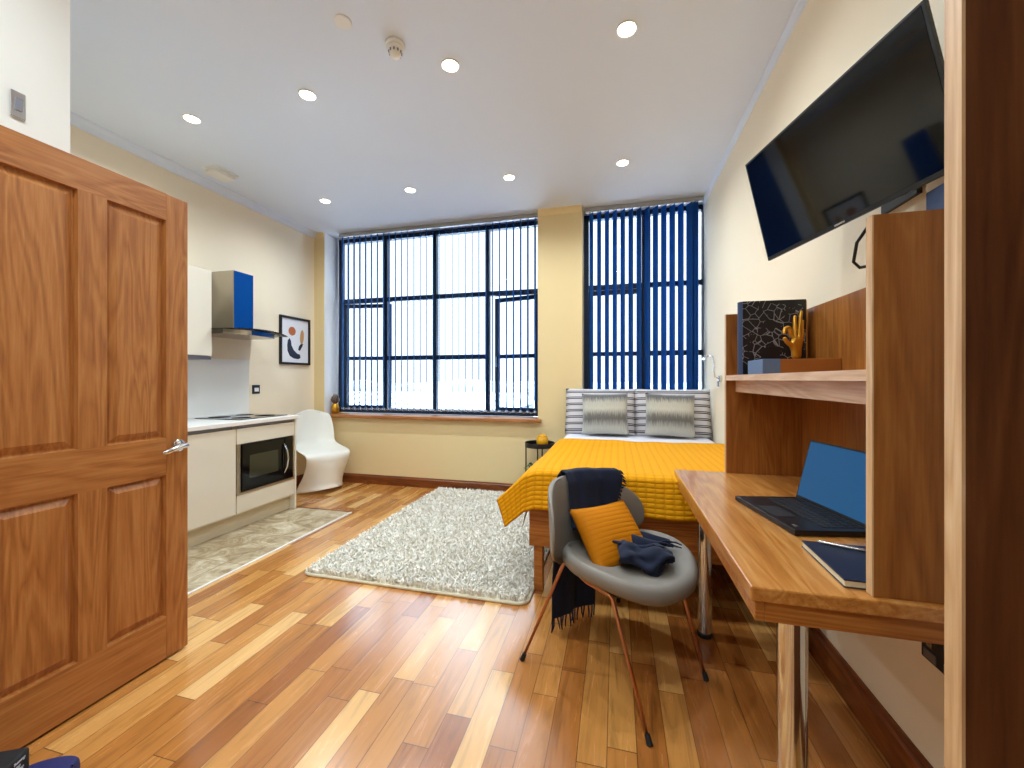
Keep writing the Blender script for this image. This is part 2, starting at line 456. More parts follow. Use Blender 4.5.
wb = struct(m.build('wall_back', 'yellow_paint'), 'warm cream window wall with a broad pier between two windows')
# white painted left reveal lining
sbox('trim_5', 'reveal', XV, XV+.006, YB+.004, YG-.03, .79, CZ, label='white window reveal')
# skirtings
m = MB(); prof = [(0, 0), (0, .105), (-.008, .105), (-.012, .092), (-.02, .085), (-.02, 0)]
m.prism([(XV-.1, YB + p[0], p[1]) for p in prof], (XR - XV + .1, 0, 0))
struct(m.build('baseboard_back', 'skirt'), 'dark stained skirting below the windows')
m = MB(); m.prism([(XR + p[0], Y0, p[1]*1.25) for p in prof], (0, YB - Y0, 0))
struct(m.build('baseboard_right', 'skirt_y'), 'dark stained skirting under the desk')
m = MB(); m.prism([(XL - p[0], 3.17, p[1]) for p in prof], (0, YB - 3.17, 0))
struct(m.build('baseboard_left', 'skirt_y'))
# covings
cv = [(0, 0), (.06, 0), (.055, -.012), (.03, -.03), (.012, -.055), (0, -.06)]
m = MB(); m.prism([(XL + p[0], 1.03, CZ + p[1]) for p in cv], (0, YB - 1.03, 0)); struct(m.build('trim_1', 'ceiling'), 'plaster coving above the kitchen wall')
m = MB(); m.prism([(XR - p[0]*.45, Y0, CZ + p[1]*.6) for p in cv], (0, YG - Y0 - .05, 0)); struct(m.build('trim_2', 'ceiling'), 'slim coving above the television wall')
m = MB(); m.prism([(-.78, YB - p[0]*.4, CZ + p[1]) for p in cv], (.45, 0, 0)); struct(m.build('trim_3', 'yellow_paint'))
m = MB(); m.prism([(XL, YB - p[0]*.4, CZ + p[1]) for p in cv], (XV - XL, 0, 0)); struct(m.build('trim_4', 'yellow_paint'))
# window sill boards
o = MB().box(XV-.02, -.742, YB-.055, YG-.03, .752, .788).build('window_sill', 'sill', bevel=.008); struct(o, 'oak window sill')
o = MB().box(-.36, XR-.002, YB-.03, YG-.03, .752, .788).build('window_sill', 'sill', bevel=.008); struct(o)
# kitchen stone floor
sbox('floor_kitchen', 'stone', XL, -2.305, 1.03, 3.165, 0, .006, label='mottled beige stone tiles in front of the kitchen')
sbox('trim_6', 'worktop', -2.305, -2.288, 1.03, 3.165, 0, .009, label='pale threshold strip')
sbox('trim_7', 'skirt', -2.92, -2.288, 3.165, 3.178, 0, .009)

# ------------------------------------------------------------------ windows
def bar(m, x0, x1, z0, z1, y0=YG-.03, y1=YG+.04): m.box(x0, x1, y0, y1, z0, z1)
def window(name, label, x0, x1, mull, mw, trans, ztop, zbot, rj=.05):
    e = bpy.data.objects.new(name, None); COL.objects.link(e); e.location = ((x0+x1)/2, YG, zbot); struct(e, label)
    ROOTM[e.name] = Matrix.Translation(e.location)
    m = MB(); f = .05
    bar(m, x0, x0+f, zbot, ztop); bar(m, x1-rj, x1, zbot, ztop); bar(m, x0, x1, ztop-f, ztop); bar(m, x0, x1, zbot, zbot+f)
    m.build('window_frame', 'navy_frame', e, bevel=.004)
    for q in mull:
        m = MB(); bar(m, q-mw/2, q+mw/2, zbot+f, ztop-f, YG-.028, YG+.038); m.build('mullion', 'navy_frame', e, bevel=.004)
    for z, a, b in trans:
        m = MB(); bar(m, a, b, z-.026, z+.026, YG-.026, YG+.036); m.build('transom', 'navy_frame', e, bevel=.004)
    return e
ZT, ZB = 2.935, .79
ML = [-2.70, -2.055, -1.41]
w1 = window('window_1', 'wide dark blue framed window beside the kitchen', XV, -.78, ML, .045,
            [(2.165, XV, -.78), (1.455, ML[0], ML[2])], ZT, ZB)
w2 = window('window_2', 'dark blue framed window behind the bed', -.33, XR, [.30], .085, [(2.165, -.33, XR), (1.465, .34, XR)], ZT, ZB, .010)
edges = [XV] + ML + [-.78]
for i in range(4):
    zs = [(2.19, 2.885)] + ([(.84, 1.43), (1.48, 2.14)] if i in (1, 2) else [])
    for a, b in zs: MB().box(edges[i]+.02, edges[i+1]-.02, YG, YG+.006, a, b).build('pane', 'glass', w1)
for a, b, z0, z1 in ((-.28, .26, 2.19, 2.885), (.34, .83, 2.19, 2.885), (.34, .83, 1.49, 2.14), (.34, .83, .84, 1.44)): MB().box(a, b, YG, YG+.006, z0, z1).build('pane', 'glass', w2)
def sash(parent, hx, wid, sgn, z0, z1, ang, zm):
    """casement hung at hx, opening outwards; sgn = direction of its free edge"""
    M = Matrix.Translation((hx, YG+.02, 0)) @ Matrix.Rotation(ang, 4, 'Z')
    def B(m, a, b, c, d, y0=-.02, y1=.02):
        xa, xb = sorted((sgn*a, sgn*b)); m.box(xa, xb, y0, y1, c, d, M=M)
    m = MB(); f = .048
    B(m, 0, f, z0, z1); B(m, wid-f, wid, z0, z1); B(m, f, wid-f, z1-f, z1); B(m, f, wid-f, z0, z0+f); B(m, f, wid-f, zm-.022, zm+.022)
    s = m.build('casement', 'navy_frame', parent, bevel=.003)
    m = MB(); B(m, f-.005, wid-f+.005, z0+.03, z1-.03, -.003, .003); m.build('glass_pane', 'glass', s)
    m = MB(); B(m, wid-.035, wid-.015, zm-.12, zm+.0, -.04, -.02); m.build('handle', 'chrome', s)
    return s
sash(w1, XV+.045, .62, 1, .83, 2.135, R(9), 1.46)
sash(w1, -.825, .55, -1, .83, 2.135, R(-13), 1.46)
sash(w2, -.285, .55, 1, .83, 2.135, 0, 1.465)

# vertical blinds
def blind(label, x0, x1, va, vb, n, ang, extra=()):
    e = thing('vertical_blind', label, 'blind', ((x0+x1)/2, 4.20, .83), group='vertical blinds')
    MB().box(x0, x1, 4.175, 4.222, 2.893, 2.935).build('headrail', 'headrail', e, bevel=.004)
    c, s_ = math.cos(R(ang)), math.sin(R(ang))
    xs = [va + (vb-va)*i/(n-1) for i in range(n)] + list(extra)
    proto = None
    for x in xs:
        if proto is None:
            m = MB(); w = .0445
            def fn(a, b):
                q = (2*a-1)*w; bow = .004*(1-(2*a-1)**2)
                return Vector((xs[0] - q*s_ + bow*c, 4.20 + q*c + bow*s_, .845 + b*2.045))
            m.grid(fn, 4, 1)
            proto = m.build('vane', 'vane', e, solid=.0012)
            wt = MB().box(x-.013, x+.013, 4.193, 4.207, .843, .865).build('vane_weight', 'chain', proto)
        else:
            v = proto.copy(); COL.objects.link(v); v.parent = e; v.location.x += x - xs[0]
            w_ = wt.copy(); COL.objects.link(w_); w_.parent = v
    for dy in (-.03, .03):
        pts = []
        for a, b in zip(xs[:n-1], xs[1:n]): pts += [(a, 4.20+dy, .858), ((a+b)/2, 4.20+dy, .838)]
        MB().tube(pts + [(xs[n-1], 4.20+dy, .858)], .0016, 5).build('bottom_chain', 'chain', e)
    return e
blind('row of narrow navy blind slats turned edge-on across the wide window', -3.205, -.785, -3.165, -.825, 31, 23.5)
b2 = blind('broad-looking navy blind slats standing behind the bed pillows', -.315, .805, -.243, .682, 13, 28, (.712, .735))
m = MB(); m.tube([(-3.22, 4.19, 2.89), (-3.222, 4.19, 1.9), (-3.235, 4.19, 1.25), (-3.22, 4.19, 1.22), (-3.212, 4.19, 1.9), (-3.213, 4.19, 2.89)], .0025, 6)
tag(m.build('blind_cord', 'chain'), 'white looped pull cord hanging at the left window reveal', 'cord')

# ------------------------------------------------------------------ outside world
sbox('ground_outside', 'ground_out', -60, 60, 6, 130, -4.6, -4.4)
def shed(label, x0, x1, y0, y1, zw, zr, ribs):
    e = thing('warehouse', label, 'building', ((x0+x1)/2, (y0+y1)/2, -4.4), group='pale roofs outside the window')
    MB().box(x0, x1, y0, y1, -4.4, zw).build('wall', 'wall_out', e)
    yr = (y0+y1)/2
    m = MB(); m.prism([(x0-.2, y0-.3, zw), (x0-.2, yr, zr), (x0-.2, y1+.3, zw), (x0-.2, y1+.3, zw-.08), (x0-.2, y0-.3, zw-.08)], (x1-x0+.4, 0, 0))
    rf = m.build('roof', 'roof_out', e)
    m = MB()
    for i in range(ribs):
        x = x0 + (x1-x0)*(i+.5)/ribs
        m.tube([(x, y0-.3, zw+.03), (x, yr, zr+.03)], .05, 6)
    m.build('roof_ribs', 'wall_out', rf)
shed('long pale ribbed roof just outside the wide window', -22, 6, 12, 26, -2.2, -.75, 26)
shed('far pale roof with dark windows below the trees', -34, -10, 38, 50, -1.6, -.2, 16)
shed('far pale roof right of the long ribbed roof', -5, 22, 40, 52, -1.8, -.4, 16)
m = MB()
def hf(a, b):
    x = -90 + 180*a; h = 3.2 + 2.2*noise.noise(Vector((x*.035, 2.1, 0))) + .7*noise.noise(Vector((x*.16, 5, 0)))
    return Vector((x, 100 + 25*b, -4.4 + (h+1.8)*math.sin(PI*min(1, b*1.2)*.5)))
m.grid(hf, 90, 6); struct(m.build('hills', 'hill', smooth=True), 'hazy hills on the skyline')
for i in range(22):
    x = -58 + i*4.4 + random.uniform(-.4, .4); y = 58 + (i % 2)*9; hh = random.uniform(4.6, 6.2)
    e = thing('tree', 'pale hazy bare tree on the skyline beyond the roofs', 'tree', (x, y, -4.4), group='hazy trees on the skyline')
    MB().tube([(x, y, -4.4), (x, y, -4.4+hh*.6)], [.22, .1], 6).build('trunk', 'tree_out', e)
    m = MB(); bmesh.ops.create_icosphere(m.bm, subdivisions=3, radius=1)
    for v in m.bm.verts:
        d = 1 + .28*noise.noise(v.co*2.3 + Vector((i*7, 0, 0))) + .15*noise.noise(v.co*6 + Vector((i*3, 9, 0)))
        v.co = Vector((v.co.x*2.0*d + x, v.co.y*1.5*d + y, v.co.z*hh*.27*d - 4.4 + hh*.6))
    m.build('crown', 'tree_out', e, smooth=True)

# ------------------------------------------------------------------ ceiling fittings
def downlight(loc, label, proto=[None]):
    if proto[0] is None:
        e = thing('downlight', label, 'light', loc, group='recessed ceiling downlights')
        L = Vector(loc)
        m = MB(); m.lathe([(.050, -.001), (.050, -.007), (.046, -.008), (.043, -.004), (.043, -.001)], L, 28); m.build('trim_ring', 'white_plastic', e, smooth=True)
        m = MB(); m.lathe([(.042, -.001), (.042, -.005), (.03, -.008), (.002, -.009)], L, 24); m.build('lens', 'lamp_glow', e, smooth=True)
        proto[0] = e
    else:
        e = copy_tree(proto[0], loc, label)
    ld = bpy.data.lights.get('warm lamp')
    if ld is None:
        ld = bpy.data.lights.new('warm lamp', 'SPOT'); ld.energy = LAMP; ld.color = (.81, .92, 1.0); ld.spot_size = R(162); ld.spot_blend = 1.0; ld.shadow_soft_size = .03
    lo = bpy.data.objects.new('lamp', ld); COL.objects.link(lo); lo.location = (loc[0], loc[1], loc[2]-.02)
    return e
LAMP = 56
names = ['first from the kitchen side', 'second from the kitchen side', 'third from the kitchen side', 'last on the television side']
XS = [-2.749, -1.833, -.892, .052]
for i, x in enumerate(XS): downlight((x, 2.10, CZ), 'lit round downlight in the row nearer the door, ' + names[i])
for i, x in enumerate(XS): downlight((x, 3.385, CZ), 'lit round downlight in the row along the windows, ' + names[i])
for x, y, l in ((-1.30, .55, 'beside the open panelled door'), (-.35, .55, 'in front of the open wardrobe'), (-1.30, -.7, 'at the entrance end on the door side'), (-.2, -.7, 'at the entrance end on the wardrobe side')):  # unseen downlights added to brighten the entrance, door and wardrobe
    downlight((x, y, CZ), 'added unseen fill downlight in the ceiling ' + l)

e = thing('smoke_detector', 'white domed smoke detector on the ceiling with a ribbed nose', 'smoke detector', (-1.115, 1.90, CZ))
c = Vector((-1.115, 1.90, CZ))
MB().lathe([(.05, 0), (.05, -.012), (.046, -.018)], c, 28).build('base', 'white_plastic', e, smooth=True)
m = MB(); m.lathe([(.042, -.018), (.040, -.03), (.030, -.038), (.030, -.052), (.022, -.066), (.004, -.07)], c, 28); m.build('sensor_head', 'white_plastic', e, smooth=True)
m = MB()
for i in range(10):
    a = 2*PI*i/10; m.box(-.003, .003, -.003, .003, -.05, -.038, M=Matrix.Translation(c + Vector((.032*math.cos(a), .032*math.sin(a), 0))))
m.build('vents', 'channel', e)
m = MB(); m.lathe([(.042, 0), (.042, -.004), (.038, -.007), (.002, -.008)], Vector((-1.291, 1.715, CZ)), 32)
tag(autosmooth(m.build('ceiling_cover_plate', 'white_plastic')), 'flat round white blanking plate on the ceiling beside the smoke detector', 'cover plate')
e = thing('alarm_box', 'white rectangular alarm box on the ceiling by the kitchen wall', 'alarm box', (-3.22, 2.70, CZ))
MB().box(-3.30, -3.14, 2.60, 2.80, CZ-.012, CZ).build('back_plate', 'white_plastic', e)
MB().box(-3.285, -3.155, 2.615, 2.785, CZ-.045, CZ-.012).build('cover', 'white_plastic', e, bevel=.008)

# ------------------------------------------------------------------ panelled door
de = bpy.data.objects.new('door_1', None); COL.objects.link(de); de.location = (-1.872, .718, .008); struct(de, 'open four-panel oak door')
ROOTM[de.name] = Matrix.Translation(de.location)
DX0, DX1 = -1.894, -1.850
Y = [.700, .800, 1.014, 1.099, 1.305, 1.396]; Z = [.010, .188, .787, .943, 1.868, 1.982]
for a, b, z0, z1 in ((Y[0], Y[1], Z[0], Z[5]), (Y[4], Y[5], Z[0], Z[5])): MB().box(DX0, DX1, a, b, z0, z1).build('stile', 'door_v', de, bevel=.003)
for z0, z1 in ((Z[1], Z[2]), (Z[3], Z[4])): MB().box(DX0, DX1, Y[2], Y[3], z0, z1).build('muntin', 'door_v', de)
for z0, z1 in ((Z[0], Z[1]), (Z[2], Z[3]), (Z[4], Z[5])): MB().box(DX0, DX1, Y[1], Y[4], z0, z1).build('rail', 'door_h', de)
for a, b in ((Y[1], Y[2]), (Y[3], Y[4])):
    for z0, z1 in ((Z[1], Z[2]), (Z[3], Z[4])):
        m = MB()
        def rect(x, i): return [Vector((x, a+i, z0+i)), Vector((x, b-i, z0+i)), Vector((x, b-i, z1-i)), Vector((x, a+i, z1-i))]
        steps = [rect(DX1-.001, 0), rect(DX1-.016, .004), rect(DX1-.016, .010), rect(DX1-.004, .034), ]
        V = [[m.bm.verts.new(p) for p in s] for s in steps]
        for s, t in zip(V, V[1:]):
            for k in range(4): m.bm.faces.new((s[k], s[(k+1) % 4], t[(k+1) % 4], t[k]))
        m.bm.faces.new(V[-1])
        m.box(DX0+.008, DX1-.02, a, b, z0, z1)
        m.build('door_panel', 'door_v', de)
hy, hz = 1.352, .905
m = MB(); m.lathe([(.026, 0), (.026, .008), (.022, .011), (.010, .012), (.009, .045), (.004, .046)], Vector((DX1, hy, hz)), 24, axis='x')
m.tube([(DX1+.042, hy+.008, hz+.002), (DX1+.046, hy-.02, hz), (DX1+.048, hy-.05, hz-.006), (DX1+.046, hy-.078, hz-.014), (DX1+.042, hy-.09, hz-.016)], [.011, .011, .011, .010, .006], 12)
autosmooth(m.build('door_handle', 'chrome', de), 50)
m = MB()
for z in (.25, 1.75): m.tube([(DX0-.004, Y[0]-.004, z-.05), (DX0-.004, Y[0]-.004, z+.05)], .007, 10)
m.build('hinges', 'chrome', de)
# chrome switch high on the white wall
e = thing('light_switch', 'small chrome switch plate high on the white wall above the door', 'switch', (-1.92, .893, 2.04))
MB().box(-1.921, -1.913, .877, .913, 2.055, 2.143).build('plate', 'chrome', e, bevel=.003)
MB().box(-1.915, -1.908, .887, .903, 2.08, 2.12).build('rocker', 'channel', e)

# ------------------------------------------------------------------ bag in the corner
e = thing('holdall_bag', 'black bag with white lettering and navy pouch on the floor by the door', 'bag', (-1.66, .70, 0))
M = Matrix.Translation((-1.66, .70, 0)) @ Matrix.Rotation(R(28), 4, 'Z')
MB().box(-.16, .068, -.10, .062, 0, .140, M=M, bev=.008).build('body', 'bag', e, smooth=True)
m = MB(); cushion(m, M @ Vector((.115, .03, .044)), M.to_3x3() @ Vector((1, 0, 0)), (0, 0, 1), M.to_3x3() @ Vector((0, -1, 0)), .15, .088, .15, .35)
m.build('pouch', 'bag_blue', e, smooth=True)
m = MB()
for i, (a, b) in enumerate(((.012, .045), (.010, .030), (.014, .040), (.006, .034), (.010, .040), (.008, .030), (.012, .036))):
    z = .126 - i*.011
    m.box(.0675, .0690, a, b, z-.002, z+.002, M=M); m.box(.0675, .0690, b-.006, b-.002, z-.006, z+.002, M=M); m.box(.0675, .0690, a, a+.004, z-.002, z+.005, M=M)
m.build('lettering', 'print', e)

# ------------------------------------------------------------------ kitchen
KF, KT = -2.865, -2.835        # cabinet fronts, worktop edge
def base_unit(y0, y1, label):
    e = thing('base_cabinet', label, 'cabinet', ((XL+KF)/2, (y0+y1)/2, 0), group='kitchen base cabinets')
    m = MB(); m.box(XL+.01, KF-.02, y0+.001, y0+.019, .13, .83); m.box(XL+.01, KF-.02, y1-.019, y1-.001, .13, .83); m.box(XL+.01, KF-.02, y0+.019, y1-.019, .13, .148); m.box(XL+.01, XL+.02, y0+.019, y1-.019, .148, .83)
    m.build('carcass', 'gloss_white', e)
    MB().box(KF-.02, KF, y0+.003, y1-.003, .145, .806).build('door', 'gloss_white', e, bevel=.0015)
    MB().box(KF-.045, KF-.02, y0+.002, y1-.002, .806, .833).build('handle_channel', 'channel', e)
    return e
base_unit(1.93, 2.53, 'cream handleless base cabinet left of the microwave')
base_unit(1.33, 1.93, 'cream handleless base cabinet behind the open door')
e = thing('oven_housing', 'cream base unit with an end panel framing the microwave', 'cabinet', ((XL+KF)/2, 2.83, 0))
m = MB(); m.box(XL+.01, KF-.02, 2.531, 2.549, .13, .83); m.box(XL+.01, KF-.02, 2.549, 3.12, .275, .293); m.box(XL+.01, KF-.02, 2.549, 3.12, .13, .148); m.build('carcass', 'gloss_white', e)
MB().box(XL+.002, KF+.002, 3.122, 3.142, 0, .832).build('end_panel', 'gloss_white', e, bevel=.001)
MB().box(KF-.02, KF, 2.535, 3.119, .684, .806).build('upper_front', 'gloss_white', e, bevel=.0015)
MB().box(KF-.02, KF, 2.535, 3.119, .145, .283).build('lower_front', 'gloss_white', e, bevel=.0015)
MB().box(KF-.045, KF-.02, 2.535, 3.119, .806, .833).build('handle_channel', 'channel', e)
m = MB(); m.box(KF-.02, KF-.002, 2.535, 2.572, .296, .684); m.box(KF-.02, KF-.002, 3.100, 3.119, .296, .684); m.box(KF-.02, KF+.004, 2.535, 3.119, .284, .302); m.build('microwave_trim', 'steel', e)
tag(MB().box(-2.945, -2.925, 1.03, 3.12, .006, .142).build('kitchen_plinth', 'plinth'), 'beige plinth board under the cream kitchen cabinets', 'plinth')
m = MB(); m.box(XL+.002, KT, 1.035, 3.15, .835, .866); tag(m.build('worktop', 'worktop', bevel=.003), 'white kitchen worktop with square edge over the base cabinets', 'worktop')
# microwave
e = thing('microwave', 'black built-in microwave with curved chrome handle', 'microwave', (-3.05, 2.835, .305))
MB().box(-3.30, KF-.012, 2.576, 3.096, .305, .680).build('body', 'black', e)
MB().box(KF-.012, KF+.010, 2.576, 2.995, .307, .678).build('door', 'gloss_black', e, bevel=.003)
MB().box(KF+.009, KF+.0115, 2.64, 2.925, .40, .585).build('window', 'mw_window', e)
MB().box(KF-.012, KF+.010, 2.998, 3.096, .307, .678).build('control_panel', 'gloss_black', e, bevel=.003)
m = MB(); m.tube([(KF+.012, 2.985, .365), (KF+.036, 2.997, .42), (KF+.043, 3.002, .495), (KF+.036, 2.997, .57), (KF+.012, 2.985, .625)], .008, 10); m.build('handle', 'chrome', e, smooth=True)
# hob
e = thing('hob', 'black glass hob set in the white worktop', 'hob', (-3.15, 2.86, .866))
MB().box(-3.40, -2.93, 2.62, 3.11, .8665, .8725).build('glass_top', 'gloss_black', e, bevel=.002)
m = MB()
for x, y, r in ((-3.28, 2.74, .08), (-3.28, 2.98, .07), (-3.05, 2.74, .07), (-3.05, 2.98, .08)):
    m.lathe([(r, .8725), (r, .873), (r-.003, .873), (r-.003, .8725)], Vector((x, y, 0)), 32)
m.build('cooking_zones', 'keys', e)
# tap by the wall
e = thing('kitchen_tap', 'small chrome tap on the white worktop beside the hob', 'tap', (-3.25, 2.18, .866))
m = MB(); m.tube([(-3.25, 2.27, .866), (-3.25, 2.27, .905), (-3.25, 2.262, .912), (-3.25, 2.20, .915), (-3.25, 2.12, .915)], .007, 10); m.build('spout', 'chrome', e, smooth=True)
m = MB(); m.lathe([(.02, .866), (.02, .872), (.012, .876)], Vector((-3.25, 2.27, 0)), 20); m.build('base', 'chrome', e, smooth=True)
# splashback and wall cabinet
tag(MB().box(XL+.001, XL+.012, 1.04, 3.22, .867, 1.385).build('splashback', 'splash'), 'white glossy splashback panel behind the hob', 'splashback')
e = thing('wall_cabinet', 'white wall cabinet beside the cooker hood', 'cabinet', (-3.33, 2.30, 1.36))
MB().box(XL+.003, -3.20, 2.02, 2.59, 1.385, 2.075).build('carcass', 'gloss_white', e)
MB().box(-3.20, -3.18, 2.022, 2.588, 1.385, 2.075).build('door', 'gloss_white', e, bevel=.0015)
MB().box(XL+.003, -3.19, 2.02, 2.59, 1.355, 1.383).build('light_pelmet', 'channel', e)
# hood
e = thing('cooker_hood', 'stainless chimney cooker hood with curved glass and blue film', 'cooker hood', (-3.3, 2.92, 1.58))
m = MB(); m.box(XL+.002, -3.235, 2.83, 3.03, 1.63, 2.15); ch = m.build('chimney', 'steel', e, bevel=.003)
MB().box(-3.2348, -3.2325, 2.834, 3.027, 1.635, 2.148).build('protective_film', 'film', ch)
m = MB()
def body(a, b):
    y = 2.66 + .52*a; x = -3.06 - .12*(2*a-1)**2
    return Vector((x, y, 1.575 + b*.045))
pts = [(XL+.002, 2.66, 1.578)] + [(-3.05 - .10*(2*t/10-1)**2, 2.66+.52*t/10, 1.578) for t in range(11)] + [(XL+.002, 3.18, 1.578)]
m.prism(pts, (0, 0, .040)); cb = m.build('canopy', 'steel', e)
m = MB()
for k in range(4, 11):
    pass
def strip(a, b):
    t = 3.6 + 6.4*a
    return Vector((-3.0485 - .10*(2*t/10-1)**2, 2.66+.52*t/10, 1.580 + b*.036))
m.grid(strip, 10, 1); m.build('protective_film', 'film', cb, solid=.001)
m = MB()
def gl(a, b):
    y = 2.58 + .68*a; k = (2*a-1)
    return Vector((XL+.01 + (-2.98 - .09*k*k - (XL+.01))*b, y, 1.627 - .020*k*k))
m.grid(gl, 20, 6); m.build('glass_visor', 'hood_glass', e, smooth=True, solid=.006)
# wall socket
e = thing('wall_socket', 'dark switch plate with pale rocker on the kitchen wall', 'switch', (XL, 3.30, 1.05))
MB().box(XL, XL+.010, 3.262, 3.348, 1.052, 1.140).build('plate', 'ink', e, bevel=.003)
MB().box(XL+.009, XL+.014, 3.282, 3.33, 1.075, 1.112).build('rocker', 'white_plastic', e)
# picture
e = thing('framed_picture', 'black framed abstract print of terracotta, tan and navy shapes', 'picture', (XL, 3.81, 1.36))
py0, py1, pz0, pz1 = 3.592, 4.032, 1.362, 1.893
m = MB(); f = .024
m.box(XL+.001, XL+.025, py0, py1, pz0, pz0+f); m.box(XL+.001, XL+.025, py0, py1, pz1-f, pz1); m.box(XL+.001, XL+.025, py0, py0+f, pz0+f, pz1-f); m.box(XL+.001, XL+.025, py1-f, py1, pz0+f, pz1-f)
m.build('frame', 'black', e, bevel=.002)
pp = MB().box(XL+.001, XL+.010, py0+f, py1-f, pz0+f, pz1-f).build('print', 'mount', e)
def shape(pts, mat, nm):
    m = MB(); m.prism([(XL+.0101, py0+.44*a, pz0+.53*b) for a, b in pts], (.0012, 0, 0)); m.build(nm, mat, pp)
shape([(.40+.115*math.cos(2*PI*i/28), .70+.092*math.sin(2*PI*i/28)) for i in range(28)], 'terracotta', 'circle_shape')
def pill(cx, cy, rx, ry, tilt, n=24):
    return [(cx + rx*math.cos(2*PI*i/n)*math.cos(tilt) - ry*math.sin(2*PI*i/n)*math.sin(tilt), cy + rx*math.cos(2*PI*i/n)*math.sin(tilt) + ry*math.sin(2*PI*i/n)*math.cos(tilt)) for i in range(n)]
shape(pill(.73, .60, .065, .155, -.12), 'tan', 'upright_shape')
shape([(.60, .32), (.66, .30), (.74, .40), (.77, .46), (.69, .45), (.63, .40)], 'black', 'wedge_shape')
shape([(.26, .50), (.31, .55), (.36, .50), (.38, .40), (.45, .31), (.56, .24), (.66, .22), (.68, .15), (.60, .12), (.45, .13), (.32, .18), (.25, .28), (.24, .40)], 'ink', 'curved_shape')

# ------------------------------------------------------------------ moulded white chair
def panton():
    f = Vector((.906, -.423, 0)); rt = Vector((f.y, -f.x, 0)); C = Vector((-3.115, 3.755, 0))
    e = thing('cantilever_chair', 'white one-piece moulded chair in the corner beside the kitchen', 'chair', (C.x, C.y, 0))
    P = [(-.255, .86, .17, .03), (-.245, .80, .205, .05), (-.215, .68, .225, .06), (-.18, .57, .225, .055), (-.135, .485, .225, .02), (-.06, .44, .235, -.0), (.05, .425, .245, 0), (.14, .43, .245, 0), (.195, .415, .24, 0), (.222, .37, .232, -.02), (.222, .29, .225, -.06), (.212, .18, .225, -.12), (.212, .08, .24, -.19), (.225, .0, .26, -.24)]
    up = [.0, .0, .0, .0, .02, .03, .02, .0, -.006, -.0, 0, 0, 0, 0]
    def samp(t):
        q = t*(len(P)-1); i = min(int(q), len(P)-2); k = q-i
        def cr(L, c):
            p0, p1, p2, p3 = (L[max(i-1, 0)], L[i], L[i+1], L[min(i+2, len(L)-1)])
            g = lambda v: v[c] if c is not None else v
            a, b, d, h = g(p0), g(p1), g(p2), g(p3)
            return .5*((2*b)+(-a+d)*k+(2*a-5*b+4*d-h)*k*k+(-a+3*b-3*d+h)*k**3)
        return [cr(P, c) for c in range(4)] + [cr(up, None)]
    m = MB()
    def fn(a, b):
        fx, z, w, curl, u = samp(a); v = 2*b-1
        if a < .08: # rounded top
            w *= (.55 + .45*math.sqrt(max(0, 1-(1-a/.08)**2)))
            z -= .05*abs(v)**2.5*(1-a/.08)
        if a > .9: z = z + .05*(1-v*v)*((a-.9)/.1)
        return C + f*(fx + curl*abs(v)**2.2) - rt*0 + rt*(w*v) + Vector((0, 0, z + u*abs(v)**2.5))
    m.grid(fn, 44, 14)
    m.build('shell', 'panton', e, smooth=True, solid=.012, sub=1)
panton()

# pineapple ornament
px, py = -3.285, 4.22
e = thing('pineapple_ornament', 'small golden pineapple ornament on the window sill', 'ornament', (px, py, .788))
m = MB(); m.lathe([(.018, .788), (.040, .795), (.048, .825), (.046, .86), (.034, .895), (.018, .912), (.010, .918)], Vector((px, py, 0)), 24, rib=lambda a: .05*math.sin(8*a)); m.build('body', 'gold', e, smooth=True)
m = MB()
for ring_, (n, r0, h, sp) in enumerate(((7, .014, .06, .032), (6, .010, .085, .026), (4, .005, .11, .014))):
    for k in range(n):
        a = 2*PI*k/n + ring_*.4; d = Vector((math.cos(a), math.sin(a), 0)); b = Vector((px, py, .912))
        m.tube([b + d*r0, b + d*(r0+sp*.7) + Vector((0, 0, h*.5)), b + d*(r0+sp) + Vector((0, 0, h*.85)), b + d*(r0+sp*.7) + Vector((0, 0, h))], [.009, .012, .008, .001], 6)
m.build('crown_leaves', 'leaf_dry', e, smooth=True)

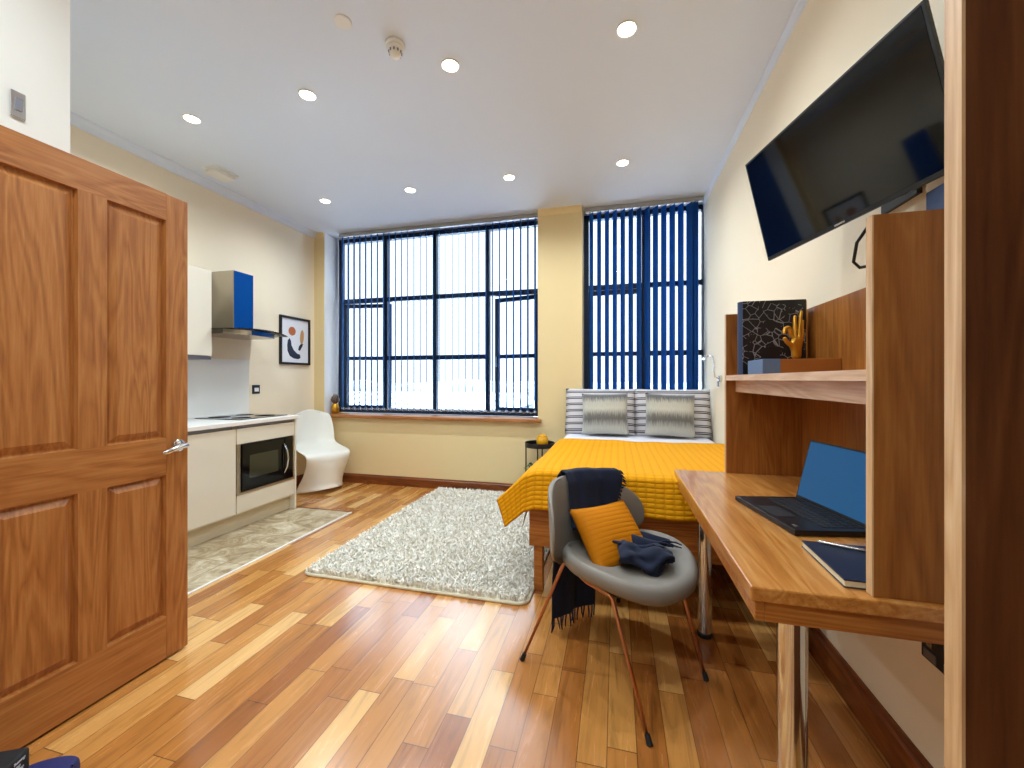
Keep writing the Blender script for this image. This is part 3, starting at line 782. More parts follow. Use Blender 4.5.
# ------------------------------------------------------------------ rug
def rug():
    x0, x1, y0, y1 = -1.86, -.455, 2.085, 4.05
    e = thing('shag_rug', 'cream shaggy rectangular rug on the oak floor beside the bed', 'rug', ((x0+x1)/2, (y0+y1)/2, 0))
    r = .06; pts = []
    for cx, cy, a0 in ((x1-r, y1-r, 0), (x0+r, y1-r, 90), (x0+r, y0+r, 180), (x1-r, y0+r, 270)):
        for k in range(6): a = R(a0 + 90*k/5); pts.append((cx + r*math.cos(a), cy + r*math.sin(a), 0))
    MB().prism(pts, (0, 0, .012)).build('backing', 'rug_base', e)
    import numpy as np
    rs = np.random.RandomState(3); n = 46000
    X = rs.uniform(x0+.012, x1-.012, n); Yv = rs.uniform(y0+.012, y1-.012, n)
    ang = rs.uniform(0, 2*PI, n); lean = rs.uniform(.008, .03, n); hgt = rs.uniform(.022, .04, n); wid = rs.uniform(.0035, .0065, n)
    dx, dy = np.cos(ang), np.sin(ang); ta = rs.uniform(0, 2*PI, n); ux, uy = np.cos(ta)*wid, np.sin(ta)*wid
    V = np.zeros((n, 5, 3))
    V[:, 0] = np.stack([X-ux, Yv-uy, np.full(n, .010)], 1); V[:, 1] = np.stack([X+ux, Yv+uy, np.full(n, .010)], 1)
    V[:, 2] = np.stack([X+ux+dx*lean*.35, Yv+uy+dy*lean*.35, .010+hgt*.7], 1); V[:, 3] = np.stack([X-ux+dx*lean*.35, Yv-uy+dy*lean*.35, .010+hgt*.7], 1)
    V[:, 4] = np.stack([X+dx*lean, Yv+dy*lean, .010+hgt], 1)
    V = V.reshape(-1, 3); V[:, 0] -= (x0+x1)/2; V[:, 1] -= (y0+y1)/2
    b = np.arange(n)*5
    F = [(i, i+1, i+2, i+3) for i in b.tolist()] + [(i+3, i+2, i+4) for i in b.tolist()]
    me = bpy.data.meshes.new('pile'); me.from_pydata(V.tolist(), [], F)
    o = bpy.data.objects.new('pile', me); COL.objects.link(o); o.parent = e; o['kind'] = 'stuff'
    mm, nt, bs = new('cream wool pile')
    g = N(nt, 'ShaderNodeTexCoord'); no = N(nt, 'ShaderNodeTexNoise', i_Scale=40.0, i_Detail=2.0); nt.links.new(g.outputs['Object'], no.inputs['Vector'])
    c = ramp(nt, no.outputs['Fac'], [(.3, '#dcd7c8'), (.5, '#efebe0'), (.7, '#f9f6ee')]); nt.links.new(c, bs.inputs['Base Color']); bs.inputs['Roughness'].default_value = .9
    me.materials.append(mm)
    m = MB(); q = [Vector(p) + Vector((0, 0, .007)) for p in pts]; m.tube(q + [q[0]], .009, 8); m.build('edge_binding', 'rug_base', e, smooth=True)
rug()

# ------------------------------------------------------------------ bed
BX0, BX1, BY0, BY1 = -.475, .815, 2.245, 4.085
e = thing('double_bed', 'oak framed double bed with white sheet under the right-hand window', 'bed', ((BX0+BX1)/2, (BY0+BY1)/2, 0))
m = MB(); m.box(BX0, BX1, BY0, BY0+.03, .255, .485); m.box(BX0, BX0+.03, BY0+.03, BY1, .255, .485); m.box(BX1-.03, BX1, BY0+.03, BY1, .255, .485); m.box(BX0+.03, BX1-.03, BY1-.03, BY1, .255, .485); m.box(BX0+.03, BX1-.03, BY0+.03, BY1-.03, .40, .42)
m.build('bed_frame', 'bed_oak', e, bevel=.003)
for x in (BX0+.025, BX1-.075):
    for y in (BY0+.01, BY1-.06): MB().box(x, x+.05, y, y+.05, 0, .256).build('leg', 'bed_oak', e, bevel=.003)
m = MB(); m.box(BX0+.01, BX1-.005, BY0+.012, BY1-.005, .43, .672, bev=.035); m.build('mattress', 'sheet', e, smooth=True)
m = MB(); q = MB()
m.grid(lambda a, b: Vector((BX0-.008-.03*b*(1-a), BY0-.004+.10*a, .49 - b*(.11*(1-a)**1.3+.02))), 6, 6)
m.build('undersheet_corner', 'grey_sheet', e, smooth=True, solid=.003)

# quilted bedspread
def spread():
    m = MB(); zt = .692
    yh, yf = 3.46, 2.222
    L, Fd = .23, .195            # side hang, foot hang
    nx, ny = 78, 96
    W = BX1 - BX0; Ly = yh - yf
    TU, TV = L + W, Ly + Fd
    def fn(a, b):
        s = a*TU - L             # <0: beyond left edge
        t = b*TV - Fd            # <0: beyond the foot
        k = max(0, min(1, 1 - max(t, 0)/Ly))
        puff = .010*noise.noise(Vector((s*2.2, t*1.7, 3))) + .004*noise.noise(Vector((s*7, t*6, 1)))
        x = BX0 + max(s, 0); y = yf + max(t, 0); z = zt + puff
        # soft rounding near edges
        re = .05
        if 0 <= s < re: z -= .016*(1 - s/re)**2
        if 0 <= t < re: z -= .016*(1 - t/re)**2
        if s < 0:
            d = -s; ang = R(10 + 38*k**3)
            x -= d*math.sin(ang) + .012; z -= d*math.cos(ang) + .014
            x -= .010*math.sin(t*9)*d/L
        if t < 0:
            d = -t; cx = max(0, 1 - max(s, 0)/.35)
            y -= d*.16 + .012; z -= d*.985 + .014
            y -= .012*math.sin(s*11)*d/Fd
            if s < 0:
                z += d*.30*(-s/L); x += d*.26*(-s/L); y -= .02*(-s/L)*d/Fd
        return Vector((x, y, z))
    m.grid(fn, nx, ny, lambda a, b: (a*TU, b*TV))
    o = m.build('bedspread', 'quilt', smooth=True, solid=.014, off=-1)
    return tag(o, 'mustard yellow quilted bedspread draped over the foot of the bed', 'bedspread')
spread()

# pillows and cushions
for i, (x, lab) in enumerate(((-.148, 'striped grey and white pillow standing against the window, nearer the pier'), (.497, 'striped grey and white pillow standing against the window, nearer the reading lamp'))):
    m = MB(); cushion(m, (x, 3.985, .885), (1, 0, 0), (0, .22, .975), (0, -.975, .22), .668, .45, .17, .38, .02)
    o = m.build('striped_pillow', 'stripe', smooth=True); tag(o, lab, 'pillow', 'striped pillows on the bed')
for i, (x, lab, tw) in enumerate(((-.10, 'grey banded faux fur cushion in front of the pillow nearer the pier', .02), (.462, 'grey banded faux fur cushion in front of the pillow nearer the reading lamp', -.03))):
    m = MB(); cushion(m, (x, 3.84, .878), (1, 0, tw), (-tw, .24, .97), (0, -.97, .24), .42, .385, .13, .36, .05, 20)
    for v in m.bm.verts: v.co += Vector((0, 0, .004*noise.noise(v.co*55)))
    o = m.build('fur_cushion', 'fur', smooth=True); tag(o, lab, 'cushion', 'faux fur cushions on the bed')

# side table
tx, ty = -.725, 3.93
e = thing('side_table', 'small black metal tray table between the bed and the window wall', 'side table', (tx, ty, 0))
tr = .145
def tray(z, r): return [(r-.004, z), (r, z), (r, z+.045), (r-.006, z+.045), (r-.006, z+.008), (.002, z+.008)]
m = MB(); m.lathe([(.002, .535)] + tray(.535, tr), Vector((tx, ty, 0)), 36); autosmooth(m.build('top_tray', 'black', e))
m = MB(); m.lathe([(.002, .22)] + tray(.22, tr-.015), Vector((tx, ty, 0)), 36); autosmooth(m.build('lower_tray', 'black', e))
for k in range(4):
    a = R(20 + 90*k); m = MB(); m.tube([(tx+(tr-.008)*math.cos(a), ty+(tr-.008)*math.sin(a), .013), (tx+(tr-.008)*math.cos(a), ty+(tr-.008)*math.sin(a), .54)], .007, 8); m.build('leg', 'black', e, smooth=True)
e = thing('mustard_pot', 'ribbed mustard yellow lidded pot on the black side table', 'pot', (tx+.03, ty-.03, .544))
pc = Vector((tx+.03, ty-.03, .544))
m = MB(); m.lathe([(.042, 0), (.052, .008), (.056, .05), (.054, .085), (.046, .095)], pc, 36, rib=lambda a: .035*math.cos(10*a)); m.build('bowl', 'mustard_glaze', e, smooth=True)
m = MB(); m.lathe([(.047, .095), (.040, .108), (.012, .114), (.010, .122), (.004, .124)], pc, 36); m.build('lid', 'mustard_glaze', e, smooth=True)
e = thing('trailing_plant', 'small green trailing plant on the lower tray of the side table', 'plant', (tx-.06, ty-.02, .228))
pc = Vector((tx-.06, ty-.02, .228))
m = MB(); m.lathe([(.03, 0), (.04, .06), (.036, .062), (.034, .05), (.002, .05)], pc, 24); m.build('plant_pot', 'white_plastic', e, smooth=True)
m = MB()
for k in range(26):
    a = random.uniform(0, 2*PI); d = Vector((math.cos(a), math.sin(a), 0)); L_ = random.uniform(.06, .13); h = random.uniform(.02, .09)
    b = pc + Vector((0, 0, .055)); s_ = Vector((-d.y, d.x, 0))*random.uniform(.008, .014)
    p1 = b + d*L_*.5 + Vector((0, 0, h)); p2 = b + d*L_ + Vector((0, 0, h*.6))
    V = [m.bm.verts.new(p) for p in (b, p1-s_, p2, p1+s_)]; m.bm.faces.new(V)
m.build('leaves', 'leaf', e, solid=.001)

# ------------------------------------------------------------------ desk with hutch
DXF, DY0, DY1 = .278, .965, 2.135
e = thing('desk', 'oak desk along the right wall on chrome legs', 'desk', ((DXF+XR)/2, (DY0+DY1)/2, 0))
MB().box(DXF, XR-.002, DY0, DY1, .718, .75).build('desktop', 'oak_y', e, bevel=.004)
m = MB(); m.box(DXF+.012, DXF+.03, DY0+.012, DY1-.012, .672, .718); m.box(DXF+.03, XR-.01, DY0+.012, DY0+.03, .672, .718); m.box(DXF+.03, XR-.01, DY1-.03, DY1-.012, .672, .718)
m.build('apron', 'oak_x', e, bevel=.002)
for x, y in ((.385, 1.045), (.40, 2.055), (.765, 1.045), (.765, 2.055)):
    m = MB(); m.lathe([(.030, .012), (.030, .718)], Vector((x, y, 0)), 28); lg = m.build('leg', 'chrome', e); autosmooth(lg)
    m = MB(); m.lathe([(.031, 0), (.033, .004), (.033, .018), (.030, .022)], Vector((x, y, 0)), 28); autosmooth(m.build('foot_cap', 'rubber', lg))

e = thing('desk_hutch', 'oak hutch with one open shelf standing on the desk', 'hutch', (.67, 1.55, .75))
HX = .504
for y0, y1 in ((.979, .999), (2.112, 2.132)):
    m = MB(); m.box(HX+.002, XR-.003, y0, y1, .751, 1.525 if y0 < 1 else 1.50); sp_ = m.build('side_panel', 'oak_z', e)
    MB().box(HX-.001, HX+.002, y0-.0005, y1+.0005, .751, 1.525 if y0 < 1 else 1.50).build('edge_lipping', 'lip', sp_)
MB().box(XR-.022, XR-.004, 1.0, 2.111, .752, 1.503).build('back_panel', 'oak_z', e)
m = MB(); m.box(HX+.004, XR-.023, 1.0, 2.111, 1.188, 1.212); sh = m.build('shelf', 'oak_y', e)
MB().box(HX, HX+.004, 1.0, 2.111, 1.188, 1.212).build('shelf_lipping', 'lip_y', sh)
MB().box(.545, .563, 1.0, 2.111, 1.135, 1.187).build('shelf_rail', 'lip_y', e)

# laptop
def laptop():
    A = Vector((.422, 1.642, 0)); B = Vector((.488, 1.300, 0)); ay = (B-A).normalized(); ax = Vector((-ay.y, ay.x, 0))   # ax: towards the wall
    W, D = .345, .217
    e = thing('laptop', 'open black laptop with a lit blue screen on the desk', 'laptop', tuple(A + ay*W/2 + ax*D/2 + Vector((0, 0, .751))))
    M = Matrix(((ay.x, ax.x, 0, A.x), (ay.y, ax.y, 0, A.y), (0, 0, 1, .751), (0, 0, 0, 1)))
    MB().box(0, W, 0, D, 0, .016, M=M, bev=.003).build('base', 'black', e)
    m = MB()
    for r_ in range(5):
        for k in range(14): m.box(.025+k*.0212, .025+k*.0212+.018, .095+r_*.023, .095+r_*.023+.019, .016, .0175, M=M)
    m.build('keyboard', 'keys', e)
    MB().box(.12, .225, .015, .08, .016, .0165, M=M).build('touchpad', 'keys', e)
    MB().box(W-.05, W-.03, .02, .03, .016, .0168, M=M).build('sticker', 'pen', e)
    T = M @ Matrix.Translation((0, D-.004, .014)) @ Matrix.Rotation(R(-14), 4, 'X')
    lid = MB().box(0, W, 0, .008, 0, .215, M=T, bev=.002).build('screen_lid', 'black', e)
    MB().box(.006, W-.006, -.0012, 0, .012, .209, M=T).build('display', 'laptop_screen', lid)
laptop()
e = thing('notebook', 'closed navy notebook lying on the desk near the laptop', 'notebook', (.55, 1.13, .751))
M = Matrix.Translation((.4735, 1.226, .751)) @ Matrix.Rotation(R(-1.5), 4, 'Z')
MB().box(.002, .150, -.217, -.003, .002, .014, M=M).build('pages', 'paper', e)
m = MB(); m.box(0, .153, -.219, 0, .014, .017, M=M); m.box(0, .153, -.219, 0, 0, .002, M=M); m.build('cover', 'navy_cover', e, bevel=.001)
m = MB(); a = M @ Vector((.03, -.012, .022)); b = M @ Vector((.15, -.06, .022)); m.tube([a, a.lerp(b, .06), a.lerp(b, .94), b], [.001, .0042, .0042, .003], 10)
tag(m.build('pen', 'pen', smooth=True), 'slim silver pen lying across the navy notebook', 'pen')

# books and hand on the shelf
e = thing('hardback_book', 'large black star chart book standing upright on the shelf', 'book', (.665, 2.03, 1.212))
M = Matrix.Translation((.540, 1.995, 1.213)) @ Matrix.Rotation(R(2), 4, 'Z')
m = MB(); m.box(0.004, .252, 0, .004, 0, .325, M=M); m.box(.004, .252, .050, .054, 0, .325, M=M); m.build('cover', 'star', e, bevel=.001)
m = MB(); m.prism([M @ Vector(p) for p in ((.022, 0, 0), (.006, .002, 0), (-.006, .014, 0), (-.009, .027, 0), (-.006, .040, 0), (.006, .052, 0), (.022, .054, 0))], (0, 0, .325)); autosmooth(m.build('spine', 'book_blue', e))
MB().box(.02, .256, .004, .050, .004, .321, M=M).build('pages', 'gold', e)
e = thing('hardback_book', 'brown book with a pale blue spine band lying flat on the shelf', 'book', (.68, 1.86, 1.212))
MB().box(.560, .818, 1.79, 1.955, 1.218, 1.266).build('pages', 'paper', e)
m = MB(); m.box(.557, .818, 1.785, 1.96, 1.2125, 1.218); m.box(.557, .818, 1.785, 1.96, 1.266, 1.2715); m.box(.557, .818, 1.778, 1.785, 1.2125, 1.2715); m.build('cover', 'book_brown', e, bevel=.002)
m = MB(); m.box(.554, .616, 1.776, 1.9605, 1.2122, 1.2722); m.build('spine_band', 'book_pale', e, bevel=.002)

def hand():
    base = Vector((.702, 1.865, 1.272)); s = 1.0
    e = thing('hand_sculpture', 'gold hand sculpture making a ring gesture on the flat book', 'sculpture', tuple(base))
    # x: image right, z: up, y: depth
    V = [(0, 0, 0), (0, 0, .03), (.002, 0, .062),           # 0-2 wrist
         (-.018, 0, .098), (-.004, 0, .106), (.010, .002, .106), (.022, .004, .098),   # 3-6 knuckles
         (-.030, -.012, .132), (-.047, -.020, .124), (-.052, -.026, .100),              # 7-9 index curling down to thumb
         (-.005, .0, .138), (-.004, .004, .162), (-.002, .006, .180),                   # 10-12 middle
         (.013, .002, .142), (.017, .004, .172), (.021, .006, .198),                    # 13-15 ring
         (.025, .012, .124), (.029, .020, .146), (.032, .024, .162),                    # 16-18 little
         (-.022, -.010, .058), (-.042, -.020, .072), (-.052, -.024, .090)]              # 19-21 thumb
    E = [(0, 1), (1, 2), (2, 3), (2, 4), (2, 5), (2, 6), (3, 7), (7, 8), (8, 9), (4, 10), (10, 11), (11, 12), (5, 13), (13, 14), (14, 15), (6, 16), (16, 17), (17, 18), (2, 19), (19, 20), (20, 21)]
    rad = [.022, .017, .018] + [.0125, .0125, .0125, .0115] + [.0085, .0078, .0065] + [.0085, .0075, .006] + [.0085, .0075, .006] + [.0075, .0068, .0055] + [.012, .0095, .0072]
    me = bpy.data.meshes.new('hand'); me.from_pydata([tuple(Vector(v)) for v in V], E, [])
    o = bpy.data.objects.new('hand', me); COL.objects.link(o); o.parent = e
    sk = o.modifiers.new('skin', 'SKIN'); sk.use_smooth_shade = True
    for i, d in enumerate(me.skin_vertices[0].data): d.radius = (rad[i], rad[i]*.85); d.use_root = (i == 0)
    o.modifiers.new('sub', 'SUBSURF').render_levels = 2
    me.materials.append(MT['gold'])
hand()

# reading lamp on the wall
e = thing('reading_lamp', 'chrome gooseneck reading lamp on the wall above the pillows', 'lamp', (XR, 3.66, 1.19))
m = MB(); m.lathe([(.028, 0), (.028, -.018), (.02, -.024), (.004, -.025)], Vector((XR, 3.66, 1.20)), 24, axis='x'); autosmooth(m.build('wall_mount', 'chrome', e))
m = MB(); m.tube([(XR-.02, 3.66, 1.20), (XR-.05, 3.655, 1.215), (XR-.055, 3.655, 1.26), (XR-.055, 3.66, 1.33), (XR-.06, 3.69, 1.385), (XR-.07, 3.75, 1.398), (XR-.08, 3.80, 1.392)], .006, 10); m.build('gooseneck', 'chrome', e, smooth=True)
m = MB(); m.tube([(XR-.08, 3.79, 1.394), (XR-.085, 3.83, 1.388), (XR-.093, 3.88, 1.378)], [.010, .015, .017], 14); m.build('lamp_head', 'chrome', e, smooth=True)
m = MB(); m.box(XR-.034, XR-.02, 3.648, 3.672, 1.135, 1.18); m.build('switch', 'channel', e)

# ------------------------------------------------------------------ television
def tv():
    W, Hh, yaw, tilt = .705, .408, -.288, .219
    al = Vector((math.sin(yaw), math.cos(yaw), 0)); n = Vector((-math.cos(yaw), math.sin(yaw), 0)); up = Vector((0, 0, 1))
    u2 = up*math.cos(tilt) + n*math.sin(tilt); n2 = n*math.cos(tilt) - up*math.sin(tilt)
    roll = -.033; a2 = al*math.cos(roll) + u2*math.sin(roll); u3 = u2*math.cos(roll) - al*math.sin(roll)
    k = W/.73; C = Vector((.679*k, 1.577*k, 1.19 + (1.911-1.19)*k))
    e = thing('television', 'black wall television tilted down on a bracket above the desk', 'television', tuple(C))
    M = Matrix(((a2.x, u3.x, n2.x, C.x), (a2.y, u3.y, n2.y, C.y), (a2.z, u3.z, n2.z, C.z), (0, 0, 0, 1)))
    MB().box(-W/2, W/2, -Hh/2, Hh/2, -.012, 0, M=M, bev=.002).build('bezel', 'black', e)
    MB().box(-W/2+.008, W/2-.008, -Hh/2+.014, Hh/2-.008, 0, .0012, M=M).build('screen', 'screen_black', e)
    MB().box(-W*.38, W*.42, -Hh*.46, Hh*.2, -.040, -.012, M=M, bev=.010).build('rear_casing', 'black', e)
    MB().box(-.02, .02, -Hh/2+.004, -Hh/2+.010, 0, .0014, M=M).build('logo', 'pen', e)
    B0 = M @ Vector((-.05, -.05, -.04))
    m = MB(); m.box(XR-.014, XR-.001, 1.40, 1.56, 1.72, 1.95)
    w = Vector((XR-.012, 1.48, B0.z+.02)); m.tube([w, w.lerp(B0, .5) + Vector((0, .02, 0)), B0], .018, 10)
    m.build('wall_bracket', 'black', e)
tv()
e = thing('media_box', 'small dark blue media box with a white edge under the television', 'media box', (.80, 1.27, 1.61))
MB().box(.795, .84, 1.16, 1.315, 1.600, 1.685).build('case', 'book_blue', e, bevel=.003)
MB().box(.792, .84, 1.155, 1.32, 1.594, 1.601).build('edge_strip', 'white_plastic', e)
e = thing('aerial_socket', 'black aerial box on the wall below the television', 'socket', (.82, 1.42, 1.56))
MB().box(.80, .838, 1.375, 1.47, 1.555, 1.64).build('box', 'black', e, bevel=.004)
MB().box(.797, .801, 1.41, 1.43, 1.59, 1.61).build('indicator', 'pen', e)
e = thing('wall_socket', 'white double socket on the wall beside the hutch top', 'socket', (XR, 1.56, 1.53))
MB().box(XR-.012, XR, 1.50, 1.645, 1.53, 1.615).build('plate', 'white_plastic', e, bevel=.004)
MB().box(XR-.016, XR-.011, 1.52, 1.53, 1.58, 1.60).build('rocker', 'white_plastic', e)
m = MB(); m.tube([(XR-.016, 1.60, 1.57), (XR-.05, 1.605, 1.566), (XR-.07, 1.60, 1.585), (XR-.075, 1.57, 1.64), (XR-.06, 1.52, 1.69)], .005, 8)
tag(m.build('power_cable', 'black', smooth=True), 'black power cable running from the socket up behind the television', 'cable')
# chrome socket under the desk
e = thing('wall_socket', 'dark metal double socket low on the wall beneath the desk', 'socket', (XR, 1.33, .39))
MB().box(XR-.009, XR, 1.245, 1.392, .418, .492).build('plate', 'keys', e, bevel=.003)
for y in (1.262, 1.335):
    MB().box(XR-.011, XR-.008, y, y+.045, .425, .448).build('outlet', 'channel', e); MB().box(XR-.014, XR-.008, y+.01, y+.03, .462, .479).build('rocker', 'pen', e)

# ------------------------------------------------------------------ wardrobe
e = thing('wardrobe', 'tall open oak wardrobe with pale edge standing beside the desk', 'wardrobe', (.57, .1, 0))
WX0, WX1, WY0, WY1, WZ = .319, XR-.02, -.36, .500, 2.15
for y0, y1 in ((WY0, WY0+.02), (WY1-.02, WY1)):
    p = MB().box(WX0+.002, WX1, y0, y1, 0, WZ).build('side_panel', 'walnut', e)
    MB().box(WX0-.001, WX0+.002, y0-.0005, y1+.0005, 0, WZ).build('edge_lipping', 'lip', p)
MB().box(WX1-.015, WX1, WY0+.021, WY1-.021, .06, WZ-.021).build('back_panel', 'walnut', e)
MB().box(WX0+.002, WX1, WY0+.021, WY1-.021, WZ-.02, WZ).build('top_panel', 'walnut', e)
MB().box(WX0+.002, WX1, WY0+.021, WY1-.021, .06, .08).build('bottom_shelf', 'walnut', e)
MB().box(WX0+.002, WX1-.016, WY0+.021, WY1-.021, 1.80, 1.82).build('upper_shelf', 'walnut', e)

# ------------------------------------------------------------------ grey chair, throw, cushion
CF = Vector((.785, -.62, 0)).normalized(); CR = Vector((CF.y, -CF.x, 0)); CC = Vector((.042, 1.808, 0))
def CP(f, r, z): return CC + CF*f + CR*r + Vector((0, 0, z))
def grey_chair():
    e = thing('lounge_chair', 'grey suede shell chair on thin copper legs at the desk', 'chair', tuple(CC))
    # seat: closed dished pad
    m = MB(); n = 48
    def rim(a, k):
        c, s = math.cos(a), math.sin(a)
        # pointed towards the back, broad at the front
        p = 2.4
        rr = 1 / ((abs(c)**p + abs(s)**p) ** (1/p))
        f = rr*c*(.265 if c > 0 else .27)*k; r = rr*s*.275*k
        if c < 0: r *= 1 - .22*abs(c)**1.5
        return f, r
    def dish(f, r): return .432 + .044*(abs(r)/.27)**2.6 + .008*max(0, -f/.27)**2 - .02*max(0, f/.27)**3
    rows = [(1e-3, -.026), (.3, -.024), (.6, -.016), (.84, -.002), (.95, .005), (1.0, -.012), (1.015, -.03), (1.0, -.05), (.94, -.064), (.8, -.07), (.5, -.07), (1e-3, -.07)]
    V = []
    for k, dz in rows:
        ring = []
        for i in range(n):
            a = 2*PI*i/n; f, r = rim(a, k); ring.append(m.bm.verts.new(CP(f, r, dish(f, r) + dz)))
        V.append(ring)
    for A, B in zip(V, V[1:]):
        for i in range(n): m.bm.faces.new((A[i], B[i], B[(i+1) % n], A[(i+1) % n]))
    m.bm.faces.new(V[0]); m.bm.faces.new(V[-1][::-1]); bmesh.ops.recalc_face_normals(m.bm, faces=m.bm.faces)
    m.build('seat', 'leatherette', e, smooth=True)
    # back: rounded wrapping shell, closed
    m = MB(); nu, nv = 28, 18
    def surf(u, v, off):   # u -1..1 across, v 0..1 up; off along the outward normal
        zc = .355 + .375*v
        p = 2.6; hw = .30*(max(0, 1 - abs(max(0, (v-.42)/.58))**p))**(1/p) if v > .42 else   .30*(.45 + .55*math.sin(PI/2*v/.42))
        r = u*hw
        ro = .05*(.3 + .7*v)
        f = -.245 - .065*v + .22*(abs(r)/.275)**2.2*(.45 + .45*v)
        return CP(f - off*.9, r + ro + off*.12*u, zc + off*.15)
    rows = [(-1, 0)]
    T = .042
    def fn(a, b):
        # a: around thickness loop, b: across? -> use simple front/back grids joined at rim
        return None
    F, Bk = [], []
    for j in range(nv+1):
        v = j/nv; v2 = 1-(1-v)**1.5; F.append([]); Bk.append([])
        for i in range(nu+1):
            u = math.sin(PI/2*(2*i/nu-1)); edge = max(abs(u)**6, 0 if v2 < .1 else 0)
            ed = max(abs(u)**8, v2**10, (1-v2)**12)
            t = T*math.sqrt(max(0, 1-ed*.92))
            F[-1].append(m.bm.verts.new(surf(u, min(v2, .9995), -t/2+0))); Bk[-1].append(m.bm.verts.new(surf(u, min(v2, .9995), t/2)))
    for j in range(nv):
        for i in range(nu):
            m.bm.faces.new((F[j][i], F[j][i+1], F[j+1][i+1], F[j+1][i])); m.bm.faces.new((Bk[j][i], Bk[j+1][i], Bk[j+1][i+1], Bk[j][i+1]))
    for j in range(nv):
        for i in (0, nu): m.bm.faces.new((F[j][i], F[j+1][i], Bk[j+1][i], Bk[j][i]))
    for i in range(nu):
        for j in (0, nv): m.bm.faces.new((F[j][i], F[j][i+1], Bk[j][i+1], Bk[j][i]))
    bmesh.ops.remove_doubles(m.bm, verts=m.bm.verts, dist=1e-4); bmesh.ops.recalc_face_normals(m.bm, faces=m.bm.faces)
    m.build('backrest', 'leatherette', e, smooth=True)
    feet = {'a': Vector((-.387, 1.682, 0)), 'b': Vector((.107, 1.392, 0)), 'c': Vector((.347, 1.747, 0)), 'd': CP(-.30, -.33, 0)}
    def leg(top, foot, pre=None):
        d = (top-foot).normalized(); m = MB()
        pts = [foot + d*.012] + [top] + (pre or [])
        m.tube(pts, [.0055] + [.0085]*(len(pts)-1), 12); lo = m.build('leg', 'copper', e, smooth=True)
        m = MB(); m.tube([foot, foot + d*.03], [.011, .009], 12); m.build('foot_cap', 'rubber', lo)
    leg(CP(-.16, .215, .405), feet['a'], [CP(-.05, .16, .372)])
    leg(CP(.10, .215, .365), feet['b'], [CP(.085, .218, .375), CP(-.02, .225, .385), CP(-.15, .21, .41)])
    leg(CP(.12, -.19, .365), feet['c'], [CP(.10, -.20, .375), CP(-.02, -.22, .385)])
    leg(CP(-.16, -.215, .405), feet['d'], [CP(-.05, -.16, .372)])
    m = MB(); m.tube([CP(-.05, .16, .372), CP(-.05, -.16, .372)], .008, 10); m.tube([CP(-.15, .21, .41), CP(-.2, .12, .40), CP(-.26, 0, .42)], .008, 10); m.tube([CP(-.15, -.2, .40), CP(-.2, -.12, .40), CP(-.26, 0, .42)], .008, 10)
    m.build('under_frame', 'copper', e, smooth=True)
grey_chair()

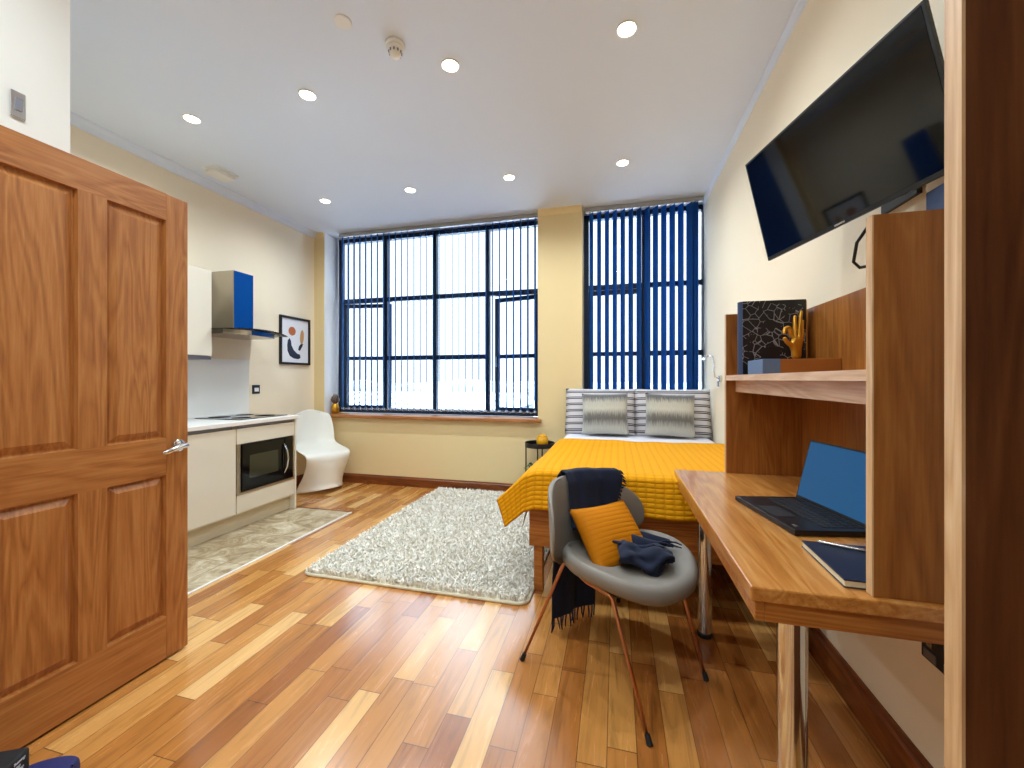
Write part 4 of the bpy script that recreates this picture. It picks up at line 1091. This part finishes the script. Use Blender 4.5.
def throw():
    e = thing('throw_blanket', 'navy fringed throw draped over the grey chair back and seat', 'blanket', tuple(CC))
    path = [(-.315, .055), (-.317, .2), (-.318, .36), (-.335, .52), (-.35, .66), (-.348, .722), (-.33, .752), (-.302, .746), (-.28, .70), (-.265, .62), (-.24, .53), (-.20, .485), (-.10, .465), (.02, .462), (.09, .465)]
    cr = [.0, .0, .0, -.01, -.04, -.05, -.055, -.055, -.055, -.045, -.02, -.01, -.04, -.08, -.11]
    hw = [.145, .145, .135, .13,   .125, .125, .122, .122, .125, .125, .125, .12, .12, .10, .085]
    K = len(path)
    def samp(L, t):
        q = t*(K-1); i = min(int(q), K-2); k = q-i; return L[i]*(1-k) + L[i+1]*k if not isinstance(L[0], tuple) else tuple(a*(1-k)+b*k for a, b in zip(L[i], L[i+1]))
    m = MB()
    def fn(a, b):
        f, z = samp(path, a); c = samp(cr, a); w = samp(hw, a); v = 2*b-1
        fold = .007*math.sin(v*6 + a*3) + .003*math.sin(v*13 + a*9)
        r = c + w*v
        if a > .76:
            z += .018 + fold*2.2 + .02*noise.noise(Vector((r*9, f*9, 2)))
        elif a < .40: f += fold*1.2 - .004 + .22*0
        else: z += fold*.3; f += fold*.5
        # follow the shell's wrap
        sv = max(0, min(1, (z-.355)/.375)); ww = .22*(abs(r - .05*(.3+.7*sv))/.275)**2.2*(.45+.45*sv)
        if .22 < a < .72: f += ww
        elif a <= .22: f += ww*.6
        else: f += ww*max(0, (.80-a)/.08) if a < .80 else 0
        return CP(f, r, z)
    V = m.grid(fn, 70, 26)
    body = m.build('woven_body', 'throw', e, smooth=True, solid=.007, sub=1)
    m = MB()
    for i in range(16):
        b = (i+.5)/16; p = fn(0, b); q = Vector((random.uniform(-.012, .012), random.uniform(-.012, .012), -random.uniform(.05, .075)))
        m.tube([p + Vector((0, 0, .005)), p + q*.5 + Vector((.004*math.sin(i), 0, 0)), p + q], [.0045, .004, .0025], 6)
    m.build('fringe', 'throw', e, smooth=True); m = MB()
    for i in range(14):
        b = (i+.5)/14; p = fn(1, b); q = CF*random.uniform(.03, .055) + CR*random.uniform(-.025, .015) + Vector((0, 0, random.uniform(-.012, .012)))
        m.tube([p - CF*.005, p + q*.5 + Vector((0, 0, .006)), p + q], [.0045, .004, .0025], 6)
    m.build('fringe', 'throw', e, smooth=True); m = MB()
    # fringe along the far side of the backrest front
    for i in range(12):
        a = .50 + .16*i/11; p = fn(a, 0); q = -CR*random.uniform(.02, .035) + Vector((0, 0, -random.uniform(.005, .02)))
        m.tube([p, p + q*.5, p + q], [.004, .0035, .002], 6)
    m.build('fringe', 'throw', e, smooth=True)
    # bunched fold on the seat
    m = MB()
    def bun(a, b):
        an = 2*PI*a; t = b
        c = CP(-.0 + .16*t, .055 - .15*t, .455 + .012*math.sin(t*9))
        rad = 1.2*(.048 + .012*math.sin(t*11 + 1) + .009*math.sin(3*an + t*7) + .006*math.sin(6*an - t*9)) * (math.sin(PI*min(1, max(0, t*.92+.04)))**.35)
        ax = (CR*.7 + CF*.71).normalized()
        return c + ax*(rad*1.35*math.cos(an)) + Vector((0, 0, rad*.75*math.sin(an)))
    m.grid(bun, 28, 26, closed_u=True); m.build('bunched_fold', 'throw', e, smooth=True)
throw()

def seat_cushion():
    n = Vector((.50, -.55, .67)).normalized()
    side = Vector((-.74, -.672, 0)).normalized(); up = n.cross(side).normalized()
    if up.z < 0: up = -up
    th = R(0)      # spin in its own plane
    ax = (-side)*math.cos(th) + up*math.sin(th); ay = up*math.cos(th) + side*math.sin(th)
    m = MB(); cushion(m, CP(-.095, -.02, .492), ax, ay, n, .33, .30, .12, .40, .07, 20)
    o = m.build('mustard_cushion', 'mustard', smooth=True)
    tag(o, 'square mustard ribbed cushion propped on the grey chair', 'cushion')
seat_cushion()

# ------------------------------------------------------------------ light, world, camera
w = bpy.data.worlds.new('overcast sky'); scene.world = w; w.use_nodes = True
bg = w.node_tree.nodes['Background']; bg.inputs[0].default_value = (.72, .86, 1.0, 1)
# overcast sky: bright overhead, paler haze near the horizon
nt = w.node_tree; tc = N(nt, 'ShaderNodeTexCoord'); sz = N(nt, 'ShaderNodeSeparateXYZ'); nt.links.new(tc.outputs['Generated'], sz.inputs[0])
st = ramp(nt, sz.outputs['Z'], [(0, .10), (.35, .105), (.52, .5), (1, 1.0)])
for el, val in zip(nt.nodes[-1].color_ramp.elements, (.07, .075, .45, 1.0)): el.color = (val, val, val, 1)
nt.links.new(math_node(nt, 'MULTIPLY', st, 25.0), bg.inputs[1])
for (x0, x1) in ((XV, -.78), (-.33, XR)):
    ld = bpy.data.lights.new('window portal', 'AREA'); ld.shape = 'RECTANGLE'; ld.size = x1-x0; ld.size_y = ZT-ZB; ld.cycles.is_portal = True
    lo = bpy.data.objects.new('window portal', ld); COL.objects.link(lo); lo.location = ((x0+x1)/2, YG+.09, (ZT+ZB)/2); lo.rotation_euler = (R(-90), 0, 0)

cam = bpy.data.cameras.new('camera'); co = bpy.data.objects.new('camera', cam); COL.objects.link(co)
co.location = (0, 0, 1.19); co.rotation_euler = (R(90), 0, math.atan(104/406))
cam.sensor_width = 36; cam.lens = 36*406/1024; cam.shift_y = -4/1024; cam.clip_start = .02; cam.clip_end = 400
scene.camera = co
scene.view_settings.view_transform = 'Standard'; scene.view_settings.look = 'None'
scene.view_settings.gamma = 1; scene.view_settings.use_curve_mapping = False
scene.view_settings.exposure = 0.0
cy = scene.cycles
cy.max_bounces = 10; cy.diffuse_bounces = 6; cy.glossy_bounces = 4; cy.transparent_max_bounces = 16; cy.transmission_bounces = 6
cy.sample_clamp_indirect = 8; cy.caustics_reflective = False; cy.caustics_refractive = False
cy.use_denoising = True
